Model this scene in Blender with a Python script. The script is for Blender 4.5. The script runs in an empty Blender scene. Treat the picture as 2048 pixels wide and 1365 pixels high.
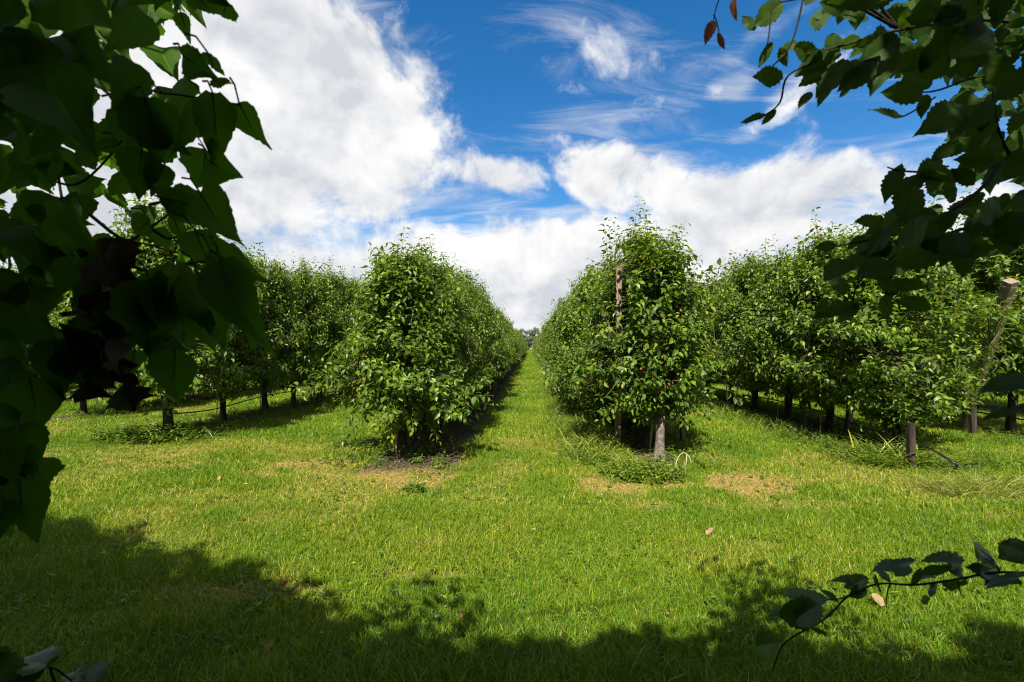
import bpy, math, random
import numpy as np
from mathutils import Vector, Euler

SC = bpy.context.scene
COL = SC.collection
PI = math.pi
R = math.radians

# ------------------------------------------------------------------ camera
F = 910.2                     # focal length in photo pixels (16 mm on 36 mm, 2048 px wide)
VX, VY = 1062.0, 694.0        # where the rows vanish in the photo
CAMH = 1.6
yaw = math.atan((VX - 1024) / F)
pitch = math.atan((VY - 682.5) / F)
cam_d = bpy.data.cameras.new("camera")
cam_d.lens = 16; cam_d.sensor_width = 36; cam_d.clip_start = 0.05; cam_d.clip_end = 3000
cam_d.dof.use_dof = True; cam_d.dof.focus_distance = 5.5; cam_d.dof.aperture_fstop = 6.3
cam = bpy.data.objects.new("camera", cam_d); COL.objects.link(cam)
cam.location = (0, 0, CAMH)
cam.rotation_euler = Euler((PI / 2 + pitch, 0, yaw), 'XYZ')
SC.camera = cam
CM = np.array(cam.rotation_euler.to_matrix())
CP = np.array([0, 0, CAMH])

def ray(px, py):
    d = CM @ np.array([(px - 1024) / F, (682.5 - py) / F, -1.0])
    return d
def at(px, py, d): return CP + ray(px, py) * d            # point at depth d
def at_y(px, py, Y):
    r = ray(px, py); return CP + r * (Y / r[1])
def ground_at(px, py):
    r = ray(px, py); return CP + r * (-CAMH / r[2])

# ------------------------------------------------------------------ naming
def tag(o, label, cat, group=None):
    o['label'] = label; o['category'] = cat
    if group: o['group'] = group
    return o
def empty(name, loc, label, cat, group=None, rz=0.0):
    o = bpy.data.objects.new(name, None); COL.objects.link(o)
    o.location = loc; o.rotation_euler = (0, 0, rz); o.empty_display_size = .2
    return tag(o, label, cat, group)
def kind(o, k): o['kind'] = k; return o

# ------------------------------------------------------------------ mesh helpers
def norm(a):
    return a / np.maximum(np.linalg.norm(a, axis=-1, keepdims=True), 1e-9)

class MB:
    """collects vertices, faces of any size, a material index and a per-vertex tint"""
    def __init__(s): s.v = []; s.f = {3: [], 4: []}; s.m = {3: [], 4: []}; s.t = []; s.n = 0
    def add(s, v, f3=None, f4=None, mat=0, tint=0.5):
        v = np.asarray(v, float).reshape(-1, 3)
        s.v.append(v)
        t = np.broadcast_to(np.asarray(tint, float), (len(v),)) if np.ndim(tint) == 0 else np.asarray(tint, float)
        s.t.append(t)
        for k, f in ((3, f3), (4, f4)):
            if f is not None and len(f):
                f = np.asarray(f, np.int64).reshape(-1, k) + s.n
                s.f[k].append(f); s.m[k].append(np.full(len(f), mat, np.int32))
        s.n += len(v)
    def tube(s, pts, rad, n=6, mat=0, tint=0.5, cap=True, wob=0, rng=None):
        pts = np.asarray(pts, float); k = len(pts)
        rad = np.broadcast_to(np.asarray(rad, float), (k,))
        T = norm(np.gradient(pts, axis=0))
        ref = np.array([0.31, 0.95, 0.05]) if abs(T[0][2]) > .6 else np.array([.03, .08, 1.0])
        X = norm(np.cross(T, ref)); Y = np.cross(T, X)
        a = np.arange(n) * 2 * PI / n
        rr = rad[:, None] * np.ones((1, n))
        if wob and rng is not None: rr = rr * (1 + wob * rng.uniform(-1, 1, (k, n)))
        V = pts[:, None, :] + rr[..., None] * (np.cos(a)[None, :, None] * X[:, None, :] + np.sin(a)[None, :, None] * Y[:, None, :])
        V = V.reshape(-1, 3)
        q = []
        for i in range(k - 1):
            for j in range(n):
                q.append((i * n + j, i * n + (j + 1) % n, (i + 1) * n + (j + 1) % n, (i + 1) * n + j))
        f3 = []
        if cap:
            V = np.vstack([V, pts[0], pts[-1]])
            c0, c1 = k * n, k * n + 1
            for j in range(n):
                f3.append((c0, (j + 1) % n, j)); f3.append((c1, (k - 1) * n + j, (k - 1) * n + (j + 1) % n))
        s.add(V, f3, q, mat, tint)
    def build(s, name, mats, parent=None, smooth=True):
        me = bpy.data.meshes.new(name)
        V = np.vstack(s.v); me.vertices.add(len(V)); me.vertices.foreach_set('co', V.astype(np.float32).ravel())
        idx, tot, mi = [], [], []
        for k in (3, 4):
            if s.f[k]:
                f = np.vstack(s.f[k]); idx.append(f.ravel()); tot.append(np.full(len(f), k, np.int32)); mi.append(np.concatenate(s.m[k]))
        idx = np.concatenate(idx); tot = np.concatenate(tot); mi = np.concatenate(mi)
        me.loops.add(len(idx)); me.loops.foreach_set('vertex_index', idx.astype(np.int32))
        me.polygons.add(len(tot)); st = np.concatenate([[0], np.cumsum(tot)[:-1]]).astype(np.int32)
        me.polygons.foreach_set('loop_start', st)
        if not isinstance(mats, (list, tuple)): mats = [mats]
        for m in mats: me.materials.append(m)
        me.polygons.foreach_set('material_index', mi)
        me.polygons.foreach_set('use_smooth', np.full(len(tot), smooth))
        a = me.attributes.new('tint', 'FLOAT', 'POINT'); a.data.foreach_set('value', np.concatenate(s.t).astype(np.float32))
        me.update(calc_edges=True); me.validate()
        o = bpy.data.objects.new(name, me); COL.objects.link(o)
        if parent: o.parent = parent
        return o

# ------------------------------------------------------------------ materials
def newmat(name):
    m = bpy.data.materials.new(name); m.use_nodes = True
    nt = m.node_tree; nt.nodes.clear(); return m, nt
def N(nt, t, **kw):
    n = nt.nodes.new(t)
    for k, v in kw.items():
        if k.startswith('i_'):
            key = k[2:]; n.inputs[int(key) if key.isdigit() else key.replace('_', ' ')].default_value = v
        else: setattr(n, k, v)
    return n
def L(nt, a, b): nt.links.new(a, b)
def ramp(nt, fac, stops):
    r = N(nt, 'ShaderNodeValToRGB'); e = r.color_ramp.elements
    while len(e) > 1: e.remove(e[-1])
    e[0].position = stops[0][0]; e[0].color = (*stops[0][1], 1)
    for p, c in stops[1:]:
        x = e.new(p); x.color = (*c, 1)
    if fac is not None: L(nt, fac, r.inputs[0])
    return r.outputs[0]

def leaf_mat(name, stops, back, trans, tcol, rough=.4, spec=.5, bumpy=0.0, cam_noise=30):
    m, nt = newmat(name)
    at_ = N(nt, 'ShaderNodeAttribute', attribute_name='tint')
    col = ramp(nt, at_.outputs['Fac'], stops)
    geo = N(nt, 'ShaderNodeNewGeometry')
    mix = N(nt, 'ShaderNodeMix', data_type='RGBA'); L(nt, geo.outputs['Backfacing'], mix.inputs[0]); L(nt, col, mix.inputs[6])
    mix.inputs[7].default_value = (*back, 1)
    b = N(nt, 'ShaderNodeBsdfPrincipled'); L(nt, mix.outputs[2], b.inputs['Base Color'])
    b.inputs['Roughness'].default_value = rough; b.inputs['Specular IOR Level'].default_value = spec
    t = N(nt, 'ShaderNodeBsdfTranslucent')
    tm = N(nt, 'ShaderNodeMix', data_type='RGBA', blend_type='MIX'); tm.inputs[0].default_value = .6
    L(nt, col, tm.inputs[6]); tm.inputs[7].default_value = (*tcol, 1); L(nt, tm.outputs[2], t.inputs[0])
    if bumpy:
        tc = N(nt, 'ShaderNodeTexCoord')
        nz = N(nt, 'ShaderNodeTexNoise'); nz.inputs['Scale'].default_value = cam_noise; nz.inputs['Detail'].default_value = 3
        L(nt, tc.outputs['Object'], nz.inputs['Vector'])
        bp = N(nt, 'ShaderNodeBump'); bp.inputs['Strength'].default_value = bumpy; bp.inputs['Distance'].default_value = .004
        L(nt, nz.outputs[0], bp.inputs['Height']); L(nt, bp.outputs[0], b.inputs['Normal'])
    ms = N(nt, 'ShaderNodeMixShader'); ms.inputs[0].default_value = trans
    L(nt, b.outputs[0], ms.inputs[1]); L(nt, t.outputs[0], ms.inputs[2])
    o = N(nt, 'ShaderNodeOutputMaterial'); L(nt, ms.outputs[0], o.inputs[0])
    return m

def bark_mat(name, c0, c1, c2, scale=18, stretch=.25, rough=.9):
    m, nt = newmat(name)
    tc = N(nt, 'ShaderNodeTexCoord'); mp = N(nt, 'ShaderNodeMapping'); mp.inputs['Scale'].default_value = (1, 1, stretch)
    L(nt, tc.outputs['Object'], mp.inputs[0])
    nz = N(nt, 'ShaderNodeTexNoise'); nz.inputs['Scale'].default_value = scale; nz.inputs['Detail'].default_value = 6; nz.inputs['Roughness'].default_value = .65
    L(nt, mp.outputs[0], nz.inputs['Vector'])
    col = ramp(nt, nz.outputs[0], [(.3, c0), (.5, c1), (.68, c2)])
    b = N(nt, 'ShaderNodeBsdfPrincipled'); L(nt, col, b.inputs['Base Color']); b.inputs['Roughness'].default_value = rough
    b.inputs['Specular IOR Level'].default_value = .2
    bp = N(nt, 'ShaderNodeBump'); bp.inputs['Strength'].default_value = .8; bp.inputs['Distance'].default_value = .01
    L(nt, nz.outputs[0], bp.inputs['Height']); L(nt, bp.outputs[0], b.inputs['Normal'])
    o = N(nt, 'ShaderNodeOutputMaterial'); L(nt, b.outputs[0], o.inputs[0])
    return m

def plain_mat(name, c, rough=.6, spec=.4, metal=0, var=.25, scale=40):
    m, nt = newmat(name)
    tc = N(nt, 'ShaderNodeTexCoord')
    nz = N(nt, 'ShaderNodeTexNoise'); nz.inputs['Scale'].default_value = scale; nz.inputs['Detail'].default_value = 4
    L(nt, tc.outputs['Object'], nz.inputs['Vector'])
    col = ramp(nt, nz.outputs[0], [(.3, tuple(x * (1 - var) for x in c)), (.7, tuple(min(1, x * (1 + var)) for x in c))])
    b = N(nt, 'ShaderNodeBsdfPrincipled'); L(nt, col, b.inputs['Base Color']); b.inputs['Roughness'].default_value = rough
    b.inputs['Specular IOR Level'].default_value = spec; b.inputs['Metallic'].default_value = metal
    o = N(nt, 'ShaderNodeOutputMaterial'); L(nt, b.outputs[0], o.inputs[0])
    return m

PEAR = leaf_mat('pear_leaf', [(0, (.034, .076, .006)), (.4, (.090, .162, .009)), (.72, (.19, .262, .016)), (.93, (.27, .32, .025)), (1, (.32, .19, .04))],
                (.120, .165, .045), .38, (.26, .39, .008), rough=.44, spec=.36)
FAR_HAZED = leaf_mat('far_leaf_hazed', [(0, (.09, .11, .07)), (1, (.19, .21, .13))], (.15, .17, .11), .2, (.08, .15, .03), rough=.6, spec=.3)  # distance haze painted into the leaf colour as pale grey; no air is built
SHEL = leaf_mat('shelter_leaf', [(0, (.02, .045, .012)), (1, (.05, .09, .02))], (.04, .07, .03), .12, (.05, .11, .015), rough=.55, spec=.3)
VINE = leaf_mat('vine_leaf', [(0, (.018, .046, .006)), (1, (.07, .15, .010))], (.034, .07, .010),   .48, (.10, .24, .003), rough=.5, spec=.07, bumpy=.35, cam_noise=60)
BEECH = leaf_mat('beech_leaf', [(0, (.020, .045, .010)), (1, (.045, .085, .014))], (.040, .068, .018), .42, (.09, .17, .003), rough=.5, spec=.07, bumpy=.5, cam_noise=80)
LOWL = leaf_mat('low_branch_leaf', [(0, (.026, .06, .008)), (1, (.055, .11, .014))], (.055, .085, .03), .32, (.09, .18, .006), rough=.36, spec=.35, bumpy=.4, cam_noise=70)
DEAD = leaf_mat('withered_leaf', [(0, (.014, .011, .006)), (1, (.038, .027, .014))], (.030, .022, .012), .15, (.08, .03, .01), rough=.7, spec=.2)
RUST = leaf_mat('rust_leaf', [(0, (.24, .10, .022)), (1, (.36, .17, .05))], (.2, .06, .03), .3, (.35, .06, .02), rough=.6, spec=.3)
TANL = leaf_mat('tan_leaf', [(0, (.17, .075, .03)), (.5, (.25, .14, .065)), (1, (.32, .21, .11))], (.26, .17, .09), .15, (.3, .15, .05), rough=.7, spec=.2)
GRASS = leaf_mat('grass_blade', [(0, (.035, .110, .004)), (.35, (.100, .210, .005)), (.6, (.240, .300, .009)), (.78, (.36, .34, .04)), (.9, (.48, .37, .12)), (1, (.56, .34, .11))],
                 (.14, .21, .010), .36, (.26, .36, .006), rough=.5, spec=.35)
WEED = leaf_mat('weed_leaf', [(0, (.035, .085, .006)), (.5, (.10, .17, .010)), (.8, (.25, .29, .03)), (1, (.44, .36, .08))], (.13, .18, .02), .3, (.22, .32, .01), rough=.42, spec=.45)
BARK = bark_mat('pear_bark', (.012, .009, .006), (.034, .026, .018), (.085, .07, .05), 14, .3)
YBARK = bark_mat('young_bark', (.06, .048, .036), (.15, .125, .10), (.27, .24, .20), 22, .6)
TWIG = bark_mat('twig_bark', (.05, .045, .02), (.09, .085, .035), (.15, .14, .06), 40, .5)
DTWIG = bark_mat('dark_twig', (.010, .008, .005), (.024, .019, .011), (.045, .035, .02), 60, .3)
VSTEM = bark_mat('vine_stem_bark', (.015, .02, .006), (.035, .045, .012), (.06, .07, .02), 60, .4)
DTWIG2 = bark_mat('dark_post_wood', (.012, .009, .007), (.030, .022, .015), (.07, .052, .036), 16, .07)
POST = bark_mat('post_wood', (.085, .06, .038), (.20, .15, .095), (.32, .25, .17), 16, .05)
DPOST = bark_mat('old_post_wood', (.035, .028, .02), (.10, .078, .055), (.19, .155, .115), 16, .07)
CANE = bark_mat('cane', (.20, .16, .09), (.36, .29, .17), (.50, .43, .28), 30, .15)
HOSE = plain_mat('hose_rubber', (.010, .010, .011), .38, .5)
WIRE = plain_mat('galvanised_wire', (.42, .43, .44), .4, .5, .9)
PEARSKIN = plain_mat('pear_skin', (.17, .035, .025), .38, .5, 0, .5, 25)

# ------------------------------------------------------------------ sky + sun
SUN_EL, SUN_AZ = 50.0, 12.0      # light travels towards +y, swung AZ degrees to +x
SKY_STR = 0.085
def build_world():
    w = bpy.data.worlds.new('World'); SC.world = w; w.use_nodes = True
    nt = w.node_tree; nt.nodes.clear()
    sky = N(nt, 'ShaderNodeTexSky', sky_type='NISHITA'); sky.sun_disc = False
    sky.sun_elevation = R(SUN_EL); sky.sun_rotation = R(180 + SUN_AZ); sky.altitude = 0
    sky.air_density = 1.0; sky.dust_density = .3; sky.ozone_density = 3.0
    tc = N(nt, 'ShaderNodeTexCoord')
    sp = N(nt, 'ShaderNodeSeparateXYZ'); L(nt, tc.outputs['Generated'], sp.inputs[0])
    def M(op, a, b=None, c=None, clamp=False):
        n = N(nt, 'ShaderNodeMath', operation=op); n.use_clamp = clamp
        for i, x in enumerate((a, b, c)):
            if x is None: continue
            if isinstance(x, (int, float)): n.inputs[i].default_value = x
            else: L(nt, x, n.inputs[i])
        return n.outputs[0]
    az = M('ARCTAN2', sp.outputs[0], sp.outputs[1]); el = M('ARCSINE', sp.outputs[2])
    # warped coordinates so that every cloud edge is ragged
    n0 = N(nt, 'ShaderNodeTexNoise'); n0.inputs['Scale'].default_value = 3.2; n0.inputs['Detail'].default_value = 5; n0.inputs['Roughness'].default_value = .55
    L(nt, tc.outputs['Generated'], n0.inputs['Vector'])
    s0 = N(nt, 'ShaderNodeSeparateColor'); L(nt, n0.outputs['Color'], s0.inputs[0])
    waz = M('MULTIPLY_ADD', M('SUBTRACT', s0.outputs[0], .5), .20, az)
    wel = M('MULTIPLY_ADD', M('SUBTRACT', s0.outputs[1], .5), .14, el)
    cb = N(nt, 'ShaderNodeCombineXYZ'); L(nt, waz, cb.inputs[0]); L(nt, wel, cb.inputs[1])
    # (px, py, half-width px, half-height px, tilt deg, weight)
    blobs = [(500, 190, 330, 300, -8, 1.25), (180, 230, 420, 420, 0, 1.2), (650, 60, 190, 130, -35, .55), (720, 300, 190, 170, 25, .95),
             (520, 480, 330, 110, 0, .75), (985, 350, 150, 46, -14, .60), (1200, 150, 200, 110, -14, .39), (1185, 255, 140, 70, 10, .34),
             (1260, 375, 130, 68, -12, .92), (1500, 440, 330, 110, 4, .95), (1760, 470, 330, 110, -3, .8), (1310, 290, 110, 60, 30, .36),
             (1080, 580, 520, 140, 0, 1.3), (640, 590, 420, 110, 0, 1.0), (1120, 480, 170, 40, -6, .7), (820, 505, 250, 40, 2, .55),
             (1560, 200, 150, 34, 30, .50), (1440, 180, 45, 30, 20, .5), (1500, 90, 100, 26, 15, .38), (1750, 270, 170, 26, 0, .28),
             (1700, 600, 700, 130, 0, 1.0), (1380, 320, 70, 40, 10, .3)]
    acc = None
    for px, py, a, b, tilt, wgt in blobs:
        d = ray(px, py); d = d / np.linalg.norm(d)
        A, E = math.atan2(d[0], d[1]), math.asin(d[2])
        ca = math.cos(math.atan((px - 1024) / F)); ce = math.cos(E)
        mp = N(nt, 'ShaderNodeMapping', vector_type='TEXTURE')
        mp.inputs['Location'].default_value = (A, E, 0); mp.inputs['Rotation'].default_value = (0, 0, R(tilt))
        mp.inputs['Scale'].default_value = (a / F * ca, b / F * ce * ca, 1)
        L(nt, cb.outputs[0], mp.inputs[0])
        ln = N(nt, 'ShaderNodeVectorMath', operation='LENGTH'); L(nt, mp.outputs[0], ln.inputs[0])
        mr = N(nt, 'ShaderNodeMapRange', interpolation_type='SMOOTHSTEP'); mr.inputs[1].default_value = 1.55; mr.inputs[2].default_value = .25
        mr.inputs[3].default_value = 0; mr.inputs[4].default_value = wgt; L(nt, ln.outputs['Value'], mr.inputs[0])
        acc = mr.outputs[0] if acc is None else M('MAXIMUM', acc, mr.outputs[0])
    # rest of the sky (behind the viewer): loose cover
    back = M('MULTIPLY', M('LESS_THAN', sp.outputs[1], .25), .55)
    acc = M('MAXIMUM', acc, back)
    # cloud detail: noise on a plane projection, stretched like a real cloud deck
    zz = M('MAXIMUM', M('ADD', sp.outputs[2], .16), .05)
    cx = M('DIVIDE', sp.outputs[0], zz); cy = M('DIVIDE', sp.outputs[1], zz)
    cc = N(nt, 'ShaderNodeCombineXYZ'); L(nt, cx, cc.inputs[0]); L(nt, cy, cc.inputs[1])
    n1 = N(nt, 'ShaderNodeTexNoise'); n1.inputs['Scale'].default_value = 1.7; n1.inputs['Detail'].default_value = 10; n1.inputs['Roughness'].default_value = .62; n1.inputs['Distortion'].default_value = .35
    L(nt, cc.outputs[0], n1.inputs['Vector'])
    n3 = N(nt, 'ShaderNodeTexNoise'); n3.inputs['Scale'].default_value = 6.5; n3.inputs['Detail'].default_value = 11; n3.inputs['Roughness'].default_value = .60; n3.inputs['Distortion'].default_value = .25
    L(nt, tc.outputs['Generated'], n3.inputs['Vector'])
    n4 = N(nt, 'ShaderNodeTexNoise'); n4.inputs['Scale'].default_value = 6.5; n4.inputs['Detail'].default_value = 5; n4.inputs['Roughness'].default_value = .55; n4.inputs['Distortion'].default_value = .25
    n5 = N(nt, 'ShaderNodeTexNoise'); n5.inputs['Scale'].default_value = 6.5; n5.inputs['Detail'].default_value = 5; n5.inputs['Roughness'].default_value = .55; n5.inputs['Distortion'].default_value = .25
    up = N(nt, 'ShaderNodeVectorMath', operation='ADD'); L(nt, tc.outputs['Generated'], up.inputs[0]); up.inputs[1].default_value = (-.012, 0, .034)
    L(nt, tc.outputs['Generated'], n4.inputs['Vector']); L(nt, up.outputs[0], n5.inputs['Vector'])
    nn = M('ADD', M('MULTIPLY', M('SUBTRACT', n1.outputs[0], .5), .95), M('MULTIPLY', M('SUBTRACT', n3.outputs[0], .5), 2.0))
    cov = M('ADD', acc, nn)
    mk = N(nt, 'ShaderNodeMapRange', interpolation_type='SMOOTHSTEP'); mk.inputs[1].default_value = .26; mk.inputs[2].default_value = .72
    L(nt, cov, mk.inputs[0])
    wm = N(nt, 'ShaderNodeMapping'); wm.inputs['Rotation'].default_value = (0, 0, R(35)); wm.inputs['Scale'].default_value = (1.0, 3.2, 1); L(nt, cc.outputs[0], wm.inputs[0])
    n6 = N(nt, 'ShaderNodeTexNoise'); n6.inputs['Scale'].default_value = 1.6; n6.inputs['Detail'].default_value = 10; n6.inputs['Roughness'].default_value = .66; n6.inputs['Distortion'].default_value = .9
    L(nt, wm.outputs[0], n6.inputs['Vector'])
    wk = N(nt, 'ShaderNodeMapRange', interpolation_type='SMOOTHSTEP'); wk.inputs[1].default_value = .54; wk.inputs[2].default_value = 1.04; wk.inputs[4].default_value = .9
    L(nt, M('ADD', n6.outputs[0], M('MULTIPLY', acc, .45)), wk.inputs[0])
    mask = M('MAXIMUM', mk.outputs[0], wk.outputs[0])
    # cloud brightness: billows lit on their upper side, thick parts greyer
    n2 = N(nt, 'ShaderNodeTexNoise'); n2.inputs['Scale'].default_value = 3.4; n2.inputs['Detail'].default_value = 6; n2.inputs['Roughness'].default_value = .55
    cz = N(nt, 'ShaderNodeMapping'); cz.inputs['Location'].default_value = (3.1, 7.7, 1.3); cz.inputs['Scale'].default_value = (1, 1, 2.2); L(nt, tc.outputs['Generated'], cz.inputs[0]); L(nt, cz.outputs[0], n2.inputs['Vector'])
    lit = M('MULTIPLY', M('SUBTRACT', n4.outputs[0], n5.outputs[0]), 1.5)
    thick = M('MULTIPLY', M('SUBTRACT', cov, .7, None, True), -.10)
    br = M('ADD', M('ADD', n2.outputs[0], lit), thick)
    ccol = ramp(nt, br, [(.26, (.64, .665, .715)), (.45, (.81, .822, .845)), (.57, (.91, .91, .915)), (.72, (1.0, .995, .985))])
    sc1 = N(nt, 'ShaderNodeVectorMath', operation='SCALE'); L(nt, ccol, sc1.inputs[0]); sc1.inputs['Scale'].default_value = CLOUD / SKY_STR
    hs = N(nt, 'ShaderNodeHueSaturation'); hs.inputs['Saturation'].default_value = 1.36; hs.inputs['Value'].default_value = SKYV; L(nt, sky.outputs[0], hs.inputs['Color'])
    mix = N(nt, 'ShaderNodeMix', data_type='RGBA'); L(nt, mask, mix.inputs[0]); L(nt, hs.outputs[0], mix.inputs[6]); L(nt, sc1.outputs[0], mix.inputs[7])
    bg = N(nt, 'ShaderNodeBackground'); bg.inputs['Strength'].default_value = SKY_STR; L(nt, mix.outputs[2], bg.inputs[0])
    o = N(nt, 'ShaderNodeOutputWorld'); L(nt, bg.outputs[0], o.inputs[0])
    w.cycles.sampling_method = 'MANUAL'; w.cycles.sample_map_resolution = 512
EXPO = 1.58
CLOUD = 0.345
SKYV = 0.66
build_world()
sd = bpy.data.lights.new('sun', 'SUN'); sd.energy = 3.65; sd.angle = R(.53); sd.color = (1, .945, .85)
sun = bpy.data.objects.new('sun', sd); COL.objects.link(sun)
ld = Vector((math.sin(R(SUN_AZ)) * math.cos(R(SUN_EL)), math.cos(R(SUN_AZ)) * math.cos(R(SUN_EL)), -math.sin(R(SUN_EL))))
sun.rotation_euler = ld.to_track_quat('-Z', 'Y').to_euler()
sun.location = (-6, -12, 20)

# ------------------------------------------------------------------ ground fields
ROWS = {'L1': (-1.92, 5.9), 'R1': (1.72, 6.1), 'L2': (-6.42, 7.3), 'R2': (5.6, 6.3), 'L3': (-10.4, 9.6), 'R3': (8.75, 7.6), 'R4': (12.3, 9.5), 'L4': (-14.4, 11)}
ROW_END = 118.0
def vnoise(x, y, s, seed):
    """smooth value noise"""
    rg = np.random.default_rng(seed); T = rg.random((256, 256))
    u, v = x / s + 1000.3, y / s + 1000.7
    i, j = np.floor(u).astype(int), np.floor(v).astype(int); fu, fv = u - i, v - j
    fu = fu * fu * (3 - 2 * fu); fv = fv * fv * (3 - 2 * fv)
    g = lambda a, b: T[a % 256, b % 256]
    return (g(i, j) * (1 - fu) + g(i + 1, j) * fu) * (1 - fv) + (g(i, j + 1) * (1 - fu) + g(i + 1, j + 1) * fu) * fv
def fbm(x, y, s, seed, o=3):
    t = 0; a = .5; n = 0
    for k in range(o):
        t = t + a * vnoise(x, y, s, seed + k); n += a; a *= .55; s *= .5
    return t / n
def sm(a, b, x): t = np.clip((x - a) / (b - a), 0, 1); return t * t * (3 - 2 * t)
def zground(x, y):
    near = np.exp(-(np.hypot(x, y) / 60) ** 2)
    return ((fbm(x, y, 1.3, 5, 3) - .5) * .07 + (fbm(x, y, 6, 9, 2) - .5) * .10) * near
def soil_field(x, y):
    s = np.zeros_like(x)
    for k, (rx, ys) in ROWS.items():
        w = {'L1': .68, 'R1': .35, 'L2': .40, 'R2': .5}.get(k, .4)
        off = {'L1': .28}.get(k, 0)
        e = (fbm(x, y, .5, 21, 3) - .5) * .5
        s = np.maximum(s, sm(w + .12, w - .18, np.abs(x - rx - off) + e) * sm(ys - .45, ys + .1, y + e) * (y < ROW_END + 1))
    return s
_dry = []
for px, py, rx, ry, wt in [(760, 945, 1.05, .36, 1.0), (800, 972, .5, .2, .9), (640, 935, .7, .2, .9), (700, 932, .6, .22, .9), (690, 955, .7, .2, .8), (1450, 970, .85, .33, 1.0), (1240, 975, .45, .25, .8), (1480, 985, .5, .2, .6),
                           (270, 912, 1.5, .35, .95), (330, 935, .9, .2, .6), (560, 958, .5, .16, .7), (285, 1030, .55, .18, .45), (1395, 1010, .5, .15, .5), (1630, 1010, .8, .2, .5),
                           (1420, 1073, .14, .06, .9), (1508, 1088, .12, .05, .7), (440, 1180, .7, .1, .55), (900, 1145, .4, .09, .4), (1900, 975, .9, .25, .45),
                           (1560, 960, .9, .3, .5), (430, 1000, 1.3, .3, .35), (1990, 1040, .6, .12, .45), (560, 1180, .3, .08, .6), (930, 1000, .6, .2, .35)]:
    g = ground_at(px, py); _dry.append((g[0], g[1], rx, ry, wt))
def dry_field(x, y):
    d = np.zeros_like(x); wob = (fbm(x, y, .42, 33, 5) - .5) * 2.6
    for gx, gy, a, b, w in _dry:
        d = np.maximum(d, w * sm(1.25, .35, np.hypot((x - gx) / a, (y - gy) / b) + wob))
    d = d * np.clip(.50 + 1.25 * fbm(x, y, .16, 37, 3), 0, 1.2)
    d = np.maximum(d, .50 * sm(.56, .74, fbm(x, y, 1.6, 41, 4)) * sm(1.5, 4, y))
    # dry edge beside the tree strips
    for k, (rx, ys) in ROWS.items():
        e = np.abs(np.abs(x - rx - .1) - .75) + (fbm(x, y, .6, 51, 3) - .5) * .7
        d = np.maximum(d, .42 * sm(.28, .0, e) * (y > ys))
    return d

def ground():
    def axis(lo, hi, step, far, g):
        a = list(np.arange(lo, hi, step)); s = step
        while a[-1] < far: s *= g; a.append(a[-1] + s)
        return a
    xr = axis(0, 13, .11, 900, 1.16); xs = np.array([-v for v in xr[:0:-1]] + xr)
    ys = np.array(sorted([-v for v in axis(0, 1, .4, 500, 1.35)][1:] + axis(0, 16, .09, 900, 1.035)))
    X, Y = np.meshgrid(xs, ys)
    x, y = X.ravel(), Y.ravel(); z = zground(x, y)
    nx, ny = len(xs), len(ys)
    i = np.arange((ny - 1) * (nx - 1)); r, c = i // (nx - 1), i % (nx - 1); a = r * nx + c
    m = MB(); m.add(np.stack([x, y, z], 1), None, np.stack([a, a + 1, a + nx + 1, a + nx], 1), 0, soil_field(x, y))
    mat, nt = newmat('turf_ground')
    so = N(nt, 'ShaderNodeAttribute', attribute_name='tint'); dr = N(nt, 'ShaderNodeAttribute', attribute_name='dry')
    tc = N(nt, 'ShaderNodeTexCoord')
    def nz(s, d=5, r=.6):
        n = N(nt, 'ShaderNodeTexNoise'); n.inputs['Scale'].default_value = s; n.inputs['Detail'].default_value = d; n.inputs['Roughness'].default_value = r
        L(nt, tc.outputs['Object'], n.inputs['Vector']); return n.outputs[0]
    n1, n2, n3 = nz(1.2), nz(26, 6, .7), nz(160, 3, .6)
    g = ramp(nt, n2, [(.3, (.040, .075, .006)), (.5, (.085, .140, .008)), (.7, (.15, .195, .015))])
    dc = ramp(nt, n2, [(.3, (.06, .04, .018)), (.5, (.26, .165, .055)), (.7, (.42, .29, .10))])
    sc_ = ramp(nt, n2, [(.3, (.018, .013, .009)), (.52, (.055, .040, .027)), (.70, (.15, .115, .08))])
    m1 = N(nt, 'ShaderNodeMix', data_type='RGBA'); L(nt, dr.outputs['Fac'], m1.inputs[0]); L(nt, g, m1.inputs[6]); L(nt, dc, m1.inputs[7])
    m2 = N(nt, 'ShaderNodeMix', data_type='RGBA'); L(nt, so.outputs['Fac'], m2.inputs[0]); L(nt, m1.outputs[2], m2.inputs[6]); L(nt, sc_, m2.inputs[7])
    b = N(nt, 'ShaderNodeBsdfPrincipled'); L(nt, m2.outputs[2], b.inputs['Base Color']); b.inputs['Roughness'].default_value = .95; b.inputs['Specular IOR Level'].default_value = .1
    bp = N(nt, 'ShaderNodeBump'); bp.inputs['Strength'].default_value = .9; bp.inputs['Distance'].default_value = .03
    L(nt, n2, bp.inputs['Height']); L(nt, bp.outputs[0], b.inputs['Normal'])
    o = N(nt, 'ShaderNodeOutputMaterial'); L(nt, b.outputs[0], o.inputs[0])
    ob = m.build('ground', mat)
    at_ = ob.data.attributes.new('dry', 'FLOAT', 'POINT'); at_.data.foreach_set('value', dry_field(x, y).astype(np.float32))
    kind(ob, 'structure'); ob['label'] = 'mown orchard ground with bare strips below the pear rows'
ground()

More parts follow.
